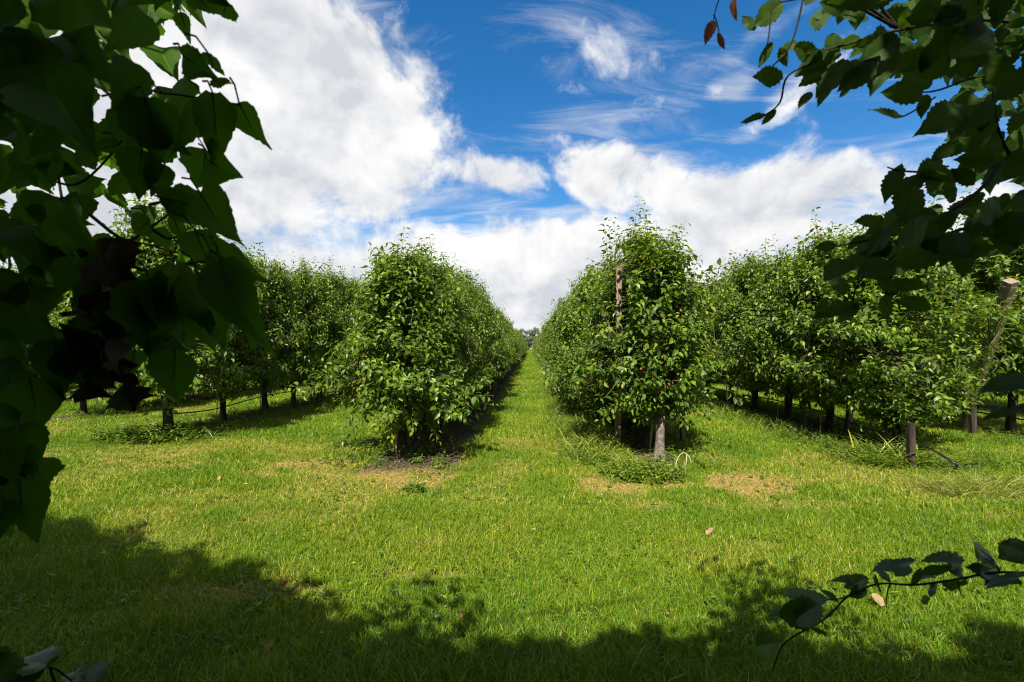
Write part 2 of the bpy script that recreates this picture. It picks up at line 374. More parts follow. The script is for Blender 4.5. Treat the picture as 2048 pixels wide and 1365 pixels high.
# ------------------------------------------------------------------ grass blades
def blades(m, x, y, z0, h, w, tint, lean, rng, mat=0):
    n = len(x)
    a = rng.uniform(0, 2 * PI, n); la = rng.uniform(0, 2 * PI, n)
    wx, wy = np.cos(a) * w / 2, np.sin(a) * w / 2
    lx, ly = np.cos(la) * lean * h, np.sin(la) * lean * h
    dz = np.sqrt(np.maximum(.05, 1 - lean ** 2)) * h
    V = np.zeros((n, 5, 3))
    V[:, 0] = np.stack([x - wx, y - wy, z0 - .01], 1); V[:, 1] = np.stack([x + wx, y + wy, z0 - .01], 1)
    mx, my, mz = x + lx * .35, y + ly * .35, z0 + dz * .62
    V[:, 2] = np.stack([mx - wx * .8, my - wy * .8, mz], 1); V[:, 3] = np.stack([mx + wx * .8, my + wy * .8, mz], 1)
    V[:, 4] = np.stack([x + lx, y + ly, z0 + dz], 1)
    b = np.arange(n)[:, None] * 5
    m.add(V.reshape(-1, 3), b + np.array([[2, 3, 4]]), b + np.array([[0, 1, 3, 2]]), mat, np.repeat(tint, 5))

def grass():
    rng = np.random.default_rng(11); m = MB()
    def zone(y0, y1, per_m2, h, w, xmax=None, xmin=None, lean=.62):
        A = 1.30
        lo = (lambda yy: -A * yy - .6) if xmin is None else (lambda yy: xmin + 0 * yy)
        hi = (lambda yy: A * yy + .6) if xmax is None else (lambda yy: xmax + 0 * yy)
        area = np.trapz([(hi(v) - lo(v)) for v in np.linspace(y0, y1, 20)], np.linspace(y0, y1, 20))
        n = int(area * per_m2)
        yy = rng.uniform(y0, y1, n * 2); W = (hi(yy) - lo(yy)); keep = rng.random(n * 2) < W / W.max()
        yy = yy[keep][:n]; xx = lo(yy) + rng.random(len(yy)) * (hi(yy) - lo(yy))
        s = soil_field(xx, yy); d = dry_field(xx, yy)
        clump = fbm(xx, yy, .22, 61, 2)
        k = rng.random(len(xx)) > np.maximum(s * .985, d * .30) + .6 * np.clip(.45 - clump, 0, .5)
        xx, yy, d, clump = xx[k], yy[k], d[k], clump[k]; n = len(xx)
        big = fbm(xx, yy, 1.1, 71, 4)
        lush = fbm(xx, yy, .5, 77, 3)
        tl = sm(2.55, 1.75, yy)                      # longer blades at the lens' feet
        alley = sm(1.3, .5, np.abs(xx + .35)) * sm(6.0, 9.0, yy)   # lush middle of the lane
        t = .38 + (big - .5) * .95 + rng.normal(0, .15, n) - .12 * tl + .03 * alley + (lush - .5) * .3
        straw = rng.random(n) < (.035 + d * .75)
        t = np.where(straw, rng.uniform(.66, .97, n), t + d * .30)
        t = np.clip(t, 0, 1)
        hh = h * rng.uniform(.55, 1.25, n) * (.55 + .95 * lush) * (1 - .35 * d) * (1 + 1.5 * tl * rng.random(n))
        ww = w * rng.uniform(.5, 1.5, n)
        ln = np.clip(rng.normal(lean, .2, n) + d * .35, .05, .95)
        blades(m, xx, yy, zground(xx, yy), hh, ww, t, ln, rng)
    zone(1.15, 2.6, 9500, .085, .0050)
    zone(2.6, 4.5, 7500, .072, .0050)
    zone(4.5, 7.5, 3800, .070, .0070)
    zone(7.5, 12, 1300, .075, .011)
    zone(12, 20, 420, .085, .018)
    zone(20, 45, 330, .09, .028, .95, -1.75)
    zone(45, 118, 90, .11, .06, .95, -1.75)
    zone(118, 190, 6, .15, .25, 14, -14)
    o = m.build('grass', GRASS, smooth=False); kind(o, 'stuff'); o['label'] = 'short mown grass covering the orchard floor'
grass()

# ------------------------------------------------------------------ leaves
def leaf_template(ts, ws, curl, fold):
    """ovate leaf, y along, x across, z up; first and last rows are points"""
    c = [(0, t, -curl * t * t) for t in ts]
    l = [(-w, t, -curl * t * t + fold * w) for t, w in zip(ts[1:-1], ws)]
    r = [(w, t, -curl * t * t + fold * w) for t, w in zip(ts[1:-1], ws)]
    k = len(ts); q = len(ws); V = np.array(c + l + r); Lo, Ro = k, k + q
    f3 = [(0, 1, Lo), (0, Ro, 1), (k - 1, Lo + q - 1, k - 2), (k - 1, k - 2, Ro + q - 1)]; f4 = []
    for i in range(q - 1):
        f4.append((Lo + i, i + 1, i + 2, Lo + i + 1)); f4.append((i + 1, Ro + i, Ro + i + 1, i + 2))
    return V, np.array(f3), np.array(f4)
PT = [leaf_template([0, .2, .48, .76, 1], [.19, .27, .17], c, f) for c, f in ((.08, .35), (.30, .55), (.50, .45), (.18, .8))]
ST = [leaf_template([0, .4, 1], [.3], c, f) for c, f in ((.1, .3), (.35, .4))]          # simple leaf for far crowns

def put_leaves(m, tpls, P, D, U, S, tint, rng, mat=0, widths=None):
    X = norm(np.cross(D, U)); Z = np.cross(X, D)
    which = rng.integers(0, len(tpls), len(P))
    for i, (V, f3, f4) in enumerate(tpls):
        k = which == i
        if not k.any(): continue
        p, x, d, z, s = P[k], X[k], D[k], Z[k], S[k]
        wv = np.ones(len(p)) if widths is None else widths[k]
        W = p[:, None] + s[:, None, None] * (V[None, :, 0, None] * wv[:, None, None] * x[:, None] + V[None, :, 1, None] * d[:, None] + V[None, :, 2, None] * z[:, None])
        b = (np.arange(len(p)) * len(V))[:, None, None]
        m.add(W.reshape(-1, 3), (b + f3[None]).reshape(-1, 3), (b + f4[None]).reshape(-1, 4) if len(f4) else None, mat, np.repeat(tint[k], len(V)))

# ------------------------------------------------------------------ pear trees
PROF_Z = [0, .17, .22, .32, .48, .62, .76, .88, .97, 1.05]
PROF_W = [0, .20, .72, 1.0, .97, .85, .66, .44, .22, .04]
def pear_crown(seed, H=2.95, hw=.88, hl=.95, nsh=430, low=.50, lead=None, carve=None, prof=None, extra=(),  S0=.105):
    """returns (wood MB, crown MB) of one trained pear tree standing at the origin; x is across the row, y along it"""
    rng = np.random.default_rng(seed); wood, cr = MB(), MB()
    # trunk and leader
    th = rng.uniform(.55, .72); lx, ly = rng.uniform(-.06, .06, 2)
    zz = np.array([-.06, 0, .08, .25, .45, th]); sway = np.cumsum(rng.normal(0, .012, (6, 2)), 0)
    tp = np.stack([sway[:, 0] + lx * zz, sway[:, 1] + ly * zz, zz], 1)
    r0 = rng.uniform(.055, .072)
    wood.tube(tp, np.array([1.75, 1.5, 1.18, 1.0, .98, 1.12]) * r0, 10, 0, .5, True, .10, rng)
    top = tp[-1]
    zl = np.linspace(th, H * .86, 8); sw = np.cumsum(rng.normal(0, .025, (8, 2)), 0); sw -= sw[0]
    led = np.stack([top[0] + sw[:, 0], top[1] + sw[:, 1], zl], 1)
    wood.tube(led, np.linspace(r0 * .85, .010, 8), 7, 0, .5, True, .08, rng)
    def envelope(z, ph):
        w = np.interp(z / H, *(prof or (PROF_Z, PROF_W)))
        lump = 1 + .20 * np.sin(3 * ph + z * 3.1 + seed) + .15 * np.sin(5 * ph - z * 5.3 + seed * 1.7) + .08 * np.sin(z * 9 + ph * 2 + seed)
        return w * lump
    limbs = []
    for i in range(15):
        z = th * .9 + (H * .78 - th) * (i / 14) ** 1.1 + rng.uniform(-.05, .05)
        ph = rng.uniform(0, 2 * PI) if i > 5 else i * PI / 3 + rng.uniform(-.4, .4)
        b = np.array([np.interp(z, zl, led[:, 0]), np.interp(z, zl, led[:, 1]), max(z, th * .85)])
        e = envelope(min(z + .35, H), ph) * .85
        ex, ey = math.cos(ph) * hw * e, math.sin(ph) * hl * e
        t = np.linspace(0, 1, 7)
        pts = np.stack([b[0] + (ex - b[0]) * t, b[1] + (ey - b[1]) * t, b[2] + .38 * t ** 1.5 * (1 if i % 3 else .3) - .06 * np.sin(t * PI)], 1)
        pts[1:-1] += rng.normal(0, .025, (5, 3))
        if carve is not None and any(carve(q) for q in pts[2:]): continue
        wood.tube(pts, np.linspace(.030 if i < 6 else .018, .005, 7), 6, 0, .5, True, .08, rng)
        limbs.append(pts)
    # clump centres over the shell
    nc = 70
    cz = low / H + (1 - low / H) * rng.beta(1.15, 1.25, nc); cph = rng.uniform(0, 2 * PI, nc)
    centres = np.stack([cz * H, cph], 1)
    P0, D0, LN = [], [], []
    for i in range(nsh):
        if rng.random() < .80:
            c = centres[rng.integers(nc)]
            z = c[0] + rng.normal(0, .13); ph = c[1] + rng.normal(0, .24); rr = rng.uniform(.58, 1.0)
        else:
            z = rng.uniform(low, H * .97); ph = rng.uniform(0, 2 * PI); rr = math.sqrt(rng.uniform(.02, .9))
        z = min(max(z, low * rng.uniform(.85, 1.1)), H)
        e = envelope(z, ph) * rr
        p = np.array([math.cos(ph) * hw * e, math.sin(ph) * hl * e, z])
        if carve is not None and carve(p): continue
        out = np.array([math.cos(ph), math.sin(ph) * .9, 0])
        up = rng.uniform(.1, 1.5) if z > .45 * H else rng.uniform(-.45, .7)
        d = norm(out * rng.uniform(.4, 1) + np.array([0, 0, up]) + rng.normal(0, .4, 3))
        P0.append(p); D0.append(d); LN.append(rng.uniform(.12, .36) * (1 + .3 * (z / H > .75)))
    # upright shoots above the top
    nu = 38
    for i in range(nu):
        a, b = rng.uniform(-1, 1, 2)
        zb = H * rng.uniform(.80, .95)
        P0.append(np.array([a * hw * .30, b * hl * .85, zb])); D0.append(norm(np.array([a * .2, b * .2, 1]) + rng.normal(0, .10, 3))); LN.append(rng.uniform(.20, .66))
    # long feathers that break the outline
    for i in range(26):
        z = rng.uniform(low * 1.1, H * .92); ph = rng.uniform(0, 2 * PI); e = envelope(z, ph) * .92
        p = np.array([math.cos(ph) * hw * e, math.sin(ph) * hl * e, z])
        if carve is not None and carve(p): continue
        P0.append(p); D0.append(norm(np.array([math.cos(ph), math.sin(ph), rng.uniform(.2, 1.3) if z > .4 * H else rng.uniform(-.5, .4)]))); LN.append(rng.uniform(.28, .52))
    for q in extra:
        P0.append(np.array(q[:3])); D0.append(norm(np.array(q[3:6]))); LN.append(q[6])
    if lead:
        for (a, b, zb, ln) in lead:
            P0.append(np.array([a, b, zb])); D0.append(norm(np.array([.03, 0, 1.]))); LN.append(ln)
    P0, D0, LN = np.array(P0), np.array(D0), np.array(LN)
    # shoots as thin tubes (3-sided), bending a little
    PL, DL, UL, SL, TL = [], [], [], [], []
    allw = np.vstack(limbs + [led])
    for p, d, ln in zip(P0, D0, LN):
        bend = rng.normal(0, .12, 3) + np.array([0, 0, .12 if d[2] > 0 else -.06])
        t = np.linspace(0, 1, 5)[:, None]
        pts = p + d * t * ln + bend * t ** 2 * ln
        # a short twig joins the shoot to the nearest wood
        j = allw[np.argmin(((allw - p) ** 2).sum(1))]
        if np.linalg.norm(j - p) < .75 and not (carve is not None and (carve((j + p) / 2) or carve(j * .25 + p * .75))):
            mid = (j + p) / 2 + np.array([0, 0, -.03])
            cr.tube(np.array([j, mid, p]), [.006, .005, .0042], 4, 1, .5, False)
        cr.tube(pts, np.linspace(.0042, .0016, 5), 3, 1, .5, False)
        n = max(4, int(ln / .0235)); ts = (np.arange(n) + rng.random(n) * .5) / n
        ga = np.arange(n) * 2.4 + rng.uniform(0, 6)
        T = norm(d + 2 * bend * ts[:, None])
        ref = norm(np.cross(T, np.array([.3, .7, .2]))); ref2 = np.cross(T, ref)
        side = np.cos(ga)[:, None] * ref + np.sin(ga)[:, None] * ref2
        dl = norm(side * .9 + T * rng.uniform(.15, .8, n)[:, None] + np.array([0, 0, -.42]) + rng.normal(0, .25, (n, 3)))
        pos = p + d * (ts * ln)[:, None] + bend * (ts ** 2 * ln)[:, None]
        pet = rng.uniform(.008, .028, n)
        PL.append(pos + side * pet[:, None] + dl * .008); DL.append(dl)
        UL.append(norm(T * .5 + np.array([0, 0, .8]) + side * .25 + rng.normal(0, .35, (n, 3))))
        SL.append(S0 * rng.uniform(.72, 1.2, n) * (1 - .42 * ts ** 2.5))
        age = .26 + rng.normal(0, .17, n) + .42 * ts ** 3 + rng.normal(0, .05)
        TL.append(age)
    # spur rosettes hugging the wood
    ns = 170
    for i in range(ns):
        if rng.random() < .5:
            j = allw[rng.integers(len(allw))] + rng.normal(0, .10, 3)
        else:
            z = rng.uniform(low, H * .92); ph = rng.uniform(0, 2 * PI); e = envelope(z, ph) * math.sqrt(rng.uniform(.1, .85))
            j = np.array([math.cos(ph) * hw * e, math.sin(ph) * hl * e, z])
        if j[2] < low or (carve is not None and carve(j)): continue
        n = rng.integers(6, 11); ga = rng.uniform(0, 2 * PI, n)
        side = np.stack([np.cos(ga), np.sin(ga), rng.uniform(-.4, .6, n)], 1)
        dl = norm(side + np.array([0, 0, -.25]))
        PL.append(j + dl * rng.uniform(.015, .05, n)[:, None]); DL.append(dl)
        UL.append(norm(np.array([0, 0, 1.]) + rng.normal(0, .4, (n, 3)))); SL.append(S0 * rng.uniform(.7, 1.15, n)); TL.append(.20 + rng.normal(0, .12, n))
    P, D, U, S, T = np.vstack(PL), np.vstack(DL), np.vstack(UL), np.concatenate(SL), np.concatenate(TL)
    T = np.where(rng.random(len(T)) < .002, 1.0, np.clip(T, 0, .95))
    if carve is not None:
        k = np.array([not carve(q) for q in P]); P, D, U, S, T = P[k], D[k], U[k], S[k], T[k]
    put_leaves(cr, PT, P, norm(D), U, S, T, rng, 0, rng.uniform(.8, 1.25, len(P)))
    return wood, cr, (P0 + D0 * LN[:, None])

G_ROW = 'pear trees trained in rows'
def pear_tree(loc, label, rz=0.0, bark=BARK, group=G_ROW, **kw):
    w, c, tips = pear_crown(**kw)
    root = empty('pear_tree', loc, label, 'fruit tree', group, rz)
    w.build('trunk', bark, root); c.build('crown', [PEAR, TWIG], root, smooth=False)
    return root, tips
def copy_tree(src, loc, rz, scale, label, group=G_ROW):
    r = src.copy(); COL.objects.link(r)
    r.location = loc; r.rotation_euler = (0, 0, rz); r.scale = scale; r['label'] = label; r['group'] = group
    for ch in src.children:
        c = ch.copy(); COL.objects.link(c); c.parent = r
    return r

rr = random.Random(4)
ORD = ['first', 'second', 'third', 'fourth', 'fifth', 'sixth', 'seventh', 'eighth', 'ninth', 'tenth', 'eleventh', 'twelfth', 'thirteenth', 'fourteenth', 'fifteenth', 'sixteenth']
def gz(x, y): return float(zground(np.array([x]), np.array([y]))[0])

# --- the two end trees beside the lane, built by hand
rowx = ROWS['L1'][0]
p0 = (rowx, 6.62, gz(rowx, 6.62))
tree_L, _ = pear_tree(p0, 'bushy pear tree with drooping branches ending the row left of the lane', seed=101, H=2.68, hw=.90, hl=.85, nsh=680, low=.58,
                      prof=([0, .15, .19, .25, .36, .5, .64, .78, .9, 1.0], [0, .15, .7, 1.0, 1.0, .88, .68, .50, .32, .10]),
                      lead=[(.10, -.2, 2.4, .55), (-.42, -.3, 2.15, .45), (-.30, 0, 2.3, .4)],
                      extra=[(-.7, -.35, 1.15, -1, -.1, .05, .62), (-.8, -.3, 1.1, -1, -.2, -.35, .5), (-.75, -.3, 1.2, -1, .1, -.1, .55), (.75, -.35, .95, 1, -.1, .25, .45), (-.5, -.4, .5, -.6, -.3, -.8, .3)])
post_p = np.array([1.42, 7.9])
def carve_R(q):   # keep the leaves clear of the trellis post, which stands at the tree's lane side
    return abs(q[0] + .357 - q[1] * .193) < .15 and q[1] < .24 and 1.78 < q[2] < 3.1
def carve_Y(q):
    return abs(q[0] + .533 - q[1] * .193) < .17 and 1.74 < q[2] < 2.75
tree_R, _ = pear_tree((1.74, 7.15, gz(1.74, 7.15)), 'tall old pear tree beside the grey trellis post, right of the lane', seed=202, H=3.08, hw=1.04, hl=.9, nsh=740, low=.50,
                      carve=carve_R, lead=[(-.26, -.3, 2.85, .74), (-.32, -.2, 2.8, .5), (-.20, -.3, 2.7, .6), (-.60, -.3, 2.75, .70), (-.45, -.3, 2.9, .6), (.12, -.1, 2.9, .4)])
tree_Y, tipsY = pear_tree((1.80, 6.55, gz(1.80, 6.55)), 'slim young pear tree with pale trunk and red pears before the old tree', bark=YBARK, seed=303, H=2.86, hw=.64, hl=.5, nsh=420, low=.70, carve=carve_Y, prof=([0, .22, .27, .4, .6, .8, .92, 1.02], [0, .15, .55, .8, .85, .95, .75, .2]),)
# red pears on the young tree
def pear_fruit(parent, loc, s, rz, tilt):
    m = MB(); prof = [(0, 0.02), (.10, .30), (.28, .44), (.5, .47), (.7, .36), (.85, .23), (.97, .15), (1.0, .02)]
    n = 10; V = []
    for t, r in prof:
        for j in range(n): V.append((r * .8 * math.cos(j * 2 * PI / n), r * .8 * math.sin(j * 2 * PI / n), -1 + t))
    q = [(i * n + j, i * n + (j + 1) % n, (i + 1) * n + (j + 1) % n, (i + 1) * n + j) for i in range(len(prof) - 1) for j in range(n)]
    V = np.array(V) * s
    m.add(V, None, q, 0)
    m.tube(np.array([(0, 0, -.02), (.004, 0, .012), (.010, 0, .03)]), .0022, 5, 1)
    o = m.build('pear', [PEARSKIN, DTWIG], parent); o.location = loc; o.rotation_euler = (tilt, tilt * .6, rz)
    return o
for px, py in [(1305, 662), (1312, 668), (1263, 717), (1283, 735), (1362, 618), (1337, 766), (1345, 764), (1358, 794), (1361, 790), (1340, 640), (1353, 662), (1310, 540), (1372, 700), (1290, 690), (1325, 712)]:
    w = at(px, py, 6.06 + rr.uniform(-.05, .05)); l = w - np.array(tree_Y.location)
    pear_fruit(tree_Y, tuple(l), rr.uniform(.042, .055), rr.uniform(0, 6), rr.uniform(-.3, .3))

# --- generic trees, then the rows
protos = []
def row_trees(key, y0, y1, step, where, start_ord, far_group, hw_scale=1.0, hz=1.0, limit=12, sink=0.0):
    rx = ROWS[key][0]; y = y0; i = start_ord
    while y < y1:
        x = rx + rr.uniform(-.07, .07); yy = y + rr.uniform(-.12, .12)
        lab = (f'{ORD[i]} pear tree from the near end of the {where}') if i < limit else f'distant pear tree in the leafy end of the {where}'
        grp = G_ROW if i < limit else far_group
        k = rr.randrange(7) if len(protos) == 7 else len(protos)
        rz = (0 if rr.random() < .5 else PI) + rr.uniform(-.2, .2)
        if k == len(protos):
            root, _ = pear_tree((x, yy, gz(x, yy) - sink), lab, rz, group=grp, seed=400 + 13 * k, H=[2.95, 2.85, 3.05, 2.9, 2.75, 3.0, 2.9][k], hw=.95, hl=1.02, nsh=620, low=[.56, .62, .54, .64, .56, .60, .58][k],
                                lead=[(rr.uniform(-.2, .2), rr.uniform(-.5, .5), 2.5, .55)] if k % 2 else None)
            root.scale = (hw_scale, 1, hz); protos.append(root)
        else:
            s = rr.uniform(.90, 1.09)
            copy_tree(protos[k], (x, yy, gz(x, yy) - sink), rz, (s * hw_scale, s, hz * s * rr.uniform(.91, 1.08)), lab, grp)
        y += step * rr.uniform(.93, 1.07); i += 1
pear_tree((5.72, 7.35, gz(5.72, 7.35)), 'first pear tree from the near end of the second row right of the lane', seed=909, H=3.35, hw=1.12, hl=1.08, nsh=900, low=.38, lead=[(-.3, 0, 2.9, .5), (.35, -.2, 2.8, .55)])
row_trees('R2', 8.7, 27, 1.42, 'second row right of the lane', 1, 'far trees of the second row right', 1.1, 1.17)
row_trees('L2', 7.72, 30, 1.45, 'second row left of the lane', 0, 'far trees of the second row left', 1.05, 1.23)
row_trees('L1', 7.95, ROW_END, 1.45, 'row bordering the lane left', 1, 'far trees of the row left of the lane', .92, 1.05, limit=14, sink=.06)
row_trees('R1', 8.35, ROW_END, 1.45, 'row bordering the lane right', 2, 'far trees of the row right of the lane', 1.08, 1.09, limit=14, sink=.16)
row_trees('R3', 8.6, 30, 1.45, 'third row right of the lane', 0, 'far trees of the third row right', 1.1, 1.1)
row_trees('L3', 10.2, 34, 1.45, 'third row left of the lane', 0, 'far trees of the third row left', 1.05, 1.2)
row_trees('L4', 11.5, 25, 1.5, 'fourth row left of the lane', 0, 'far trees of the fourth row left', 1.05, 1.2)
row_trees('R4', 10.3, 24, 1.5, 'fourth row right of the lane', 0, 'far trees of the fourth row right', 1.1, 1.1)

# ------------------------------------------------------------------ posts, canes, hoses
def post(base, top, w, label, mat=POST, bands=0, group='wooden trellis posts'):
    base, top = np.array(base, float), np.array(top, float)
    root = empty('trellis_post', tuple(base), label, 'post', group)
    m = MB(); rng = np.random.default_rng(int(abs(base[0] * 1000)) + 7)
    d = top - base; k = 9
    t = np.linspace(0, 1, k); pts = d * t[:, None] + np.array([0, 0, 0.]); pts[0] -= d / np.linalg.norm(d) * .15
    ax = norm(d); X = norm(np.cross(ax, [0, 1, .2])); Y = np.cross(ax, X)
    cs = []                                        # slightly chamfered square section
    for sx, sy in ((1, 1), (-1, 1), (-1, -1), (1, -1)):
        cs += [(sx, sy * .78), (sx * .78, sy)] if sx * sy > 0 else [(sx * .78, sy), (sx, sy * .78)]
    cs = np.array(cs) * w / 2; n = 8
    V = (pts[:, None] + cs[None, :, 0, None] * X + cs[None, :, 1, None] * Y + rng.normal(0, .0015, (k, n, 3))).reshape(-1, 3)
    q = [(i * n + j, i * n + (j + 1) % n, (i + 1) * n + (j + 1) % n, (i + 1) * n + j) for i in range(k - 1) for j in range(n)]
    V = np.vstack([V, pts[-1] + ax * .002]); f3 = [((k - 1) * n + j, (k - 1) * n + (j + 1) % n, k * n) for j in range(n)]
    m.add(V, f3, q); m.build('timber', mat, root, smooth=False)
    ln = np.linalg.norm(d)
    for b in range(bands):
        mb = MB(); r = w * .60
        for s in range(3):
            a = np.linspace(0, 2 * PI, 17); c = d * (1 - (.10 + .19 * b) / ln) + ax * .011 * s
            mb.tube(c + np.cos(a)[:, None] * X * r + np.sin(a)[:, None] * Y * r + ax * .006 * np.sin(a + s)[:, None], .0028, 5, 0, .5, False)
        mb.build('wire_band', WIRE, root)
    return root
t = at_y(1238, 524, 7.36); b = np.array([t[0] - .02, 7.40, 0])
post(b, t, .088, 'weathered upright trellis post rising through the tall old tree right of the lane')
t = at(2022, 562, 6.9); b2 = ground_at(1922, 862)
post(b2, t, .135, 'thick leaning trellis post with wire bands near the right edge', bands=2)
g = ground_at(1822, 938)
post((g[0], g[1], 0), (g[0] + .01, g[1] + .01, .60), .075, 'dark short trellis post at the near end of the second row right', DTWIG2)
post((5.50, 9.45, 0), (5.45, 9.45, 2.5), .09, 'grey trellis post among the leaves of the second row right', DPOST)
t = at_y(1724, 572, 8.7); post((t[0] - .15, 8.9, 0), t, .09, 'reddish post top showing below the hanging beech leaves', POST)
t = at_y(1364, 640, 7.6); post((t[0], 7.6, 0), t, .07, 'slim grey post showing beside the young tree with red pears', DPOST)
g = ground_at(1945, 872)
post((g[0], g[1], 0), (g[0], g[1], .75), .09, 'short dark post beside the first trunk of the third row right', DTWIG2)
for i, (yy) in enumerate((12.6, 22.0)):
    post((-6.15, yy, 0), (-6.15, yy, 2.6), .09, ['nearer', 'farther'][i] + ' grey trellis post inside the second row left', DPOST)

def cane(b, t, r, label, mat=CANE, name='tree_stake'):
    b, t = np.array(b, float), np.array(t, float); m = MB(); k = 6; s = np.linspace(-.06, 1, k)[:, None]
    rng = np.random.default_rng(int(abs(b[0] * 977)) + int(b[1] * 31))
    pts = (t - b) * s; pts[1:-1] += rng.normal(0, .006, (k - 2, 3))
    m.tube(pts, np.linspace(r, r * .8, k), 7, 0, .5, True, .06, rng)
    o = m.build(name, mat); o.location = tuple(b)
    return tag(o, label, 'stake', 'thin stakes beside the trunks')
g = ground_at(795, 922); cane(g, g + np.array([-.04, .02, .75]), .009, 'thin tan cane in front of the bushy left end tree')
g = ground_at(822, 915); cane(g, g + np.array([-.07, .05, .80]), .011, 'crooked grey cane just right of the bushy left end tree trunk', DPOST)
g = ground_at(1300, 905); cane(g, g + np.array([.10, .05, 1.1]), .014, 'pale stake tied against the young pear trunk')
n_c = 0
for px, py, h in [(1555, 842, .75), (1455, 812, .7), (1640, 870, .75), (1498, 818, .8), (1385, 790, .7), (1930, 868, .7), (433, 835, .7), (520, 822, .75), (640, 800, .7), (615, 808, .6), (1180, 842, .55), (1220, 870, .55), (1202, 860, .6)]:
    g = ground_at(px, py); n_c += 1
    side = 'third row right' if px > 1900 else 'second row right' if px > 1380 else 'row right of the lane' if px > 1100 else 'second row left'
    cane(g, g + np.array([rr.uniform(-.05, .05), rr.uniform(-.03, .03), h]), .010, f'thin bamboo stake standing among the trunks of the {side}', CANE if n_c % 2 else DPOST)

def hose(pts, r, label):
    pts = np.array(pts, float); k = len(pts)
    # Catmull-Rom through the points
    out = []
    for i in range(k - 1):
        p0, p1, p2, p3 = pts[max(i - 1, 0)], pts[i], pts[i + 1], pts[min(i + 2, k - 1)]
        for s in np.linspace(0, 1, 8, endpoint=False):
            out.append(.5 * ((2 * p1) + (-p0 + p2) * s + (2 * p0 - 5 * p1 + 4 * p2 - p3) * s ** 2 + (-p0 + 3 * p1 - 3 * p2 + p3) * s ** 3))
    out.append(pts[-1]); m = MB(); m.tube(np.array(out), r, 8, 0); o = m.build('drip_hose', HOSE)
    return tag(o, label, 'hose', 'black irrigation hoses')
e = ground_at(1922, 940)
hose([(5.4, 28, .42), (5.38, 16, .42), (5.42, 12.5, .36), (5.40, 10.5, .42), (5.38, 8.8, .40), (5.36, 7.6, .30), (5.36, 6.9, .28), (5.30, 6.35, .26), (5.32, 5.95, .13), (e[0], e[1] + .05, .03), (e[0] + .12, e[1] - .1, .0)], .014,
     'black hose slung along the second row right, dropping to the grass')
hose([(8.75, 26, .4), (8.7, 12, .40), (8.68, 9.6, .34), (8.75, 8.4, .30), (8.9, 7.4, .24), (9.5, 6.6, .16), (10.2, 6.2, .05)], .014, 'black hose slung between the trunks of the third row right')
hose([(-6.4, 30, .45), (-6.4, 18, .42), (-6.4, 14, .36), (-6.42, 11, .42), (-6.4, 9, .34), (-6.4, 7.9, .40)], .012, 'black hose slung between the trunks of the second row left')

# dry looped stalk by the nettle clump
g = ground_at(1372, 960); m = MB()
a = np.linspace(PI * 1.05, -.1, 14)
m.tube(np.stack([g[0] - .03 + .09 * np.cos(a), np.full(14, g[1]) + .02 * np.sin(a), .20 + .12 * np.sin(a) + np.where(np.cos(a) < 0, np.cos(a) * .05, 0)], 1), .0055, 6, 0)
m.tube(np.array([(g[0] - .01, g[1], 0), (g[0], g[1], .18), (g[0] + .01, g[1], .30)]), .006, 6, 0)
o = m.build('dry_stalk', CANE); tag(o, 'pale dry stalk bent into a hoop beside the weeds below the young tree', 'stalk')

# ------------------------------------------------------------------ weeds
STRAP = [leaf_template([0, .15, .4, .65, .85, 1], [.030, .036, .030, .018], c, f) for c, f in ((.35, .4), (.75, .5), (1.1, .3))]
NETT = [leaf_template([0, .22, .5, .78, 1], [.24, .30, .16], c, f) for c, f in ((.15, .3), (.35, .4))]
def strap_tuft(m, x, y, n, ln, rng, t0=.5, wd=1.0):
    ph = rng.uniform(0, 2 * PI, n); el = rng.uniform(.5, 1.25, n)
    D = np.stack([np.cos(ph) * np.cos(el), np.sin(ph) * np.cos(el), np.sin(el)], 1)
    P = np.stack([x + rng.normal(0, .03, n), y + rng.normal(0, .03, n), np.full(n, gz(x, y) - .01)], 1)
    put_leaves(m, STRAP, P, D, norm(np.array([0, 0, 1.]) + D * .01), ln * rng.uniform(.6, 1.2, n), np.clip(rng.normal(t0, .16, n), 0, .93), rng, 0, wd * rng.uniform(.7, 1.3, n))
def herb(m, x, y, h, rng, s0=.055, t0=.4):
    d = norm(np.array([rng.normal(0, .35), rng.normal(0, .35), 1.])); z = gz(x, y)
    k = max(3, int(h / .035)); ts = np.linspace(.15, 1, k); b = np.array([x, y, z])
    m.tube(np.array([b, b + d * h * .5 + [.01, 0, 0], b + d * h]), [.004, .003, .0015], 3, 0, .3, False)
    P, D, S = [], [], []
    for i, t in enumerate(ts):
        for q in range(2):
            a = i * 1.57 + q * PI + rng.uniform(-.4, .4); P.append(b + d * h * t); D.append((math.cos(a), math.sin(a), rng.uniform(-.2, .5))); S.append(s0 * (1.15 - .5 * t) * rng.uniform(.7, 1.3))
    P, D, S = np.array(P), norm(np.array(D)), np.array(S)
    put_leaves(m, NETT, P, D, norm(np.array([0, 0, 1.]) + rng.normal(0, .2, P.shape)), S, np.clip(rng.normal(t0, .15, len(P)), 0, .85), rng)
wr = np.random.default_rng(77)
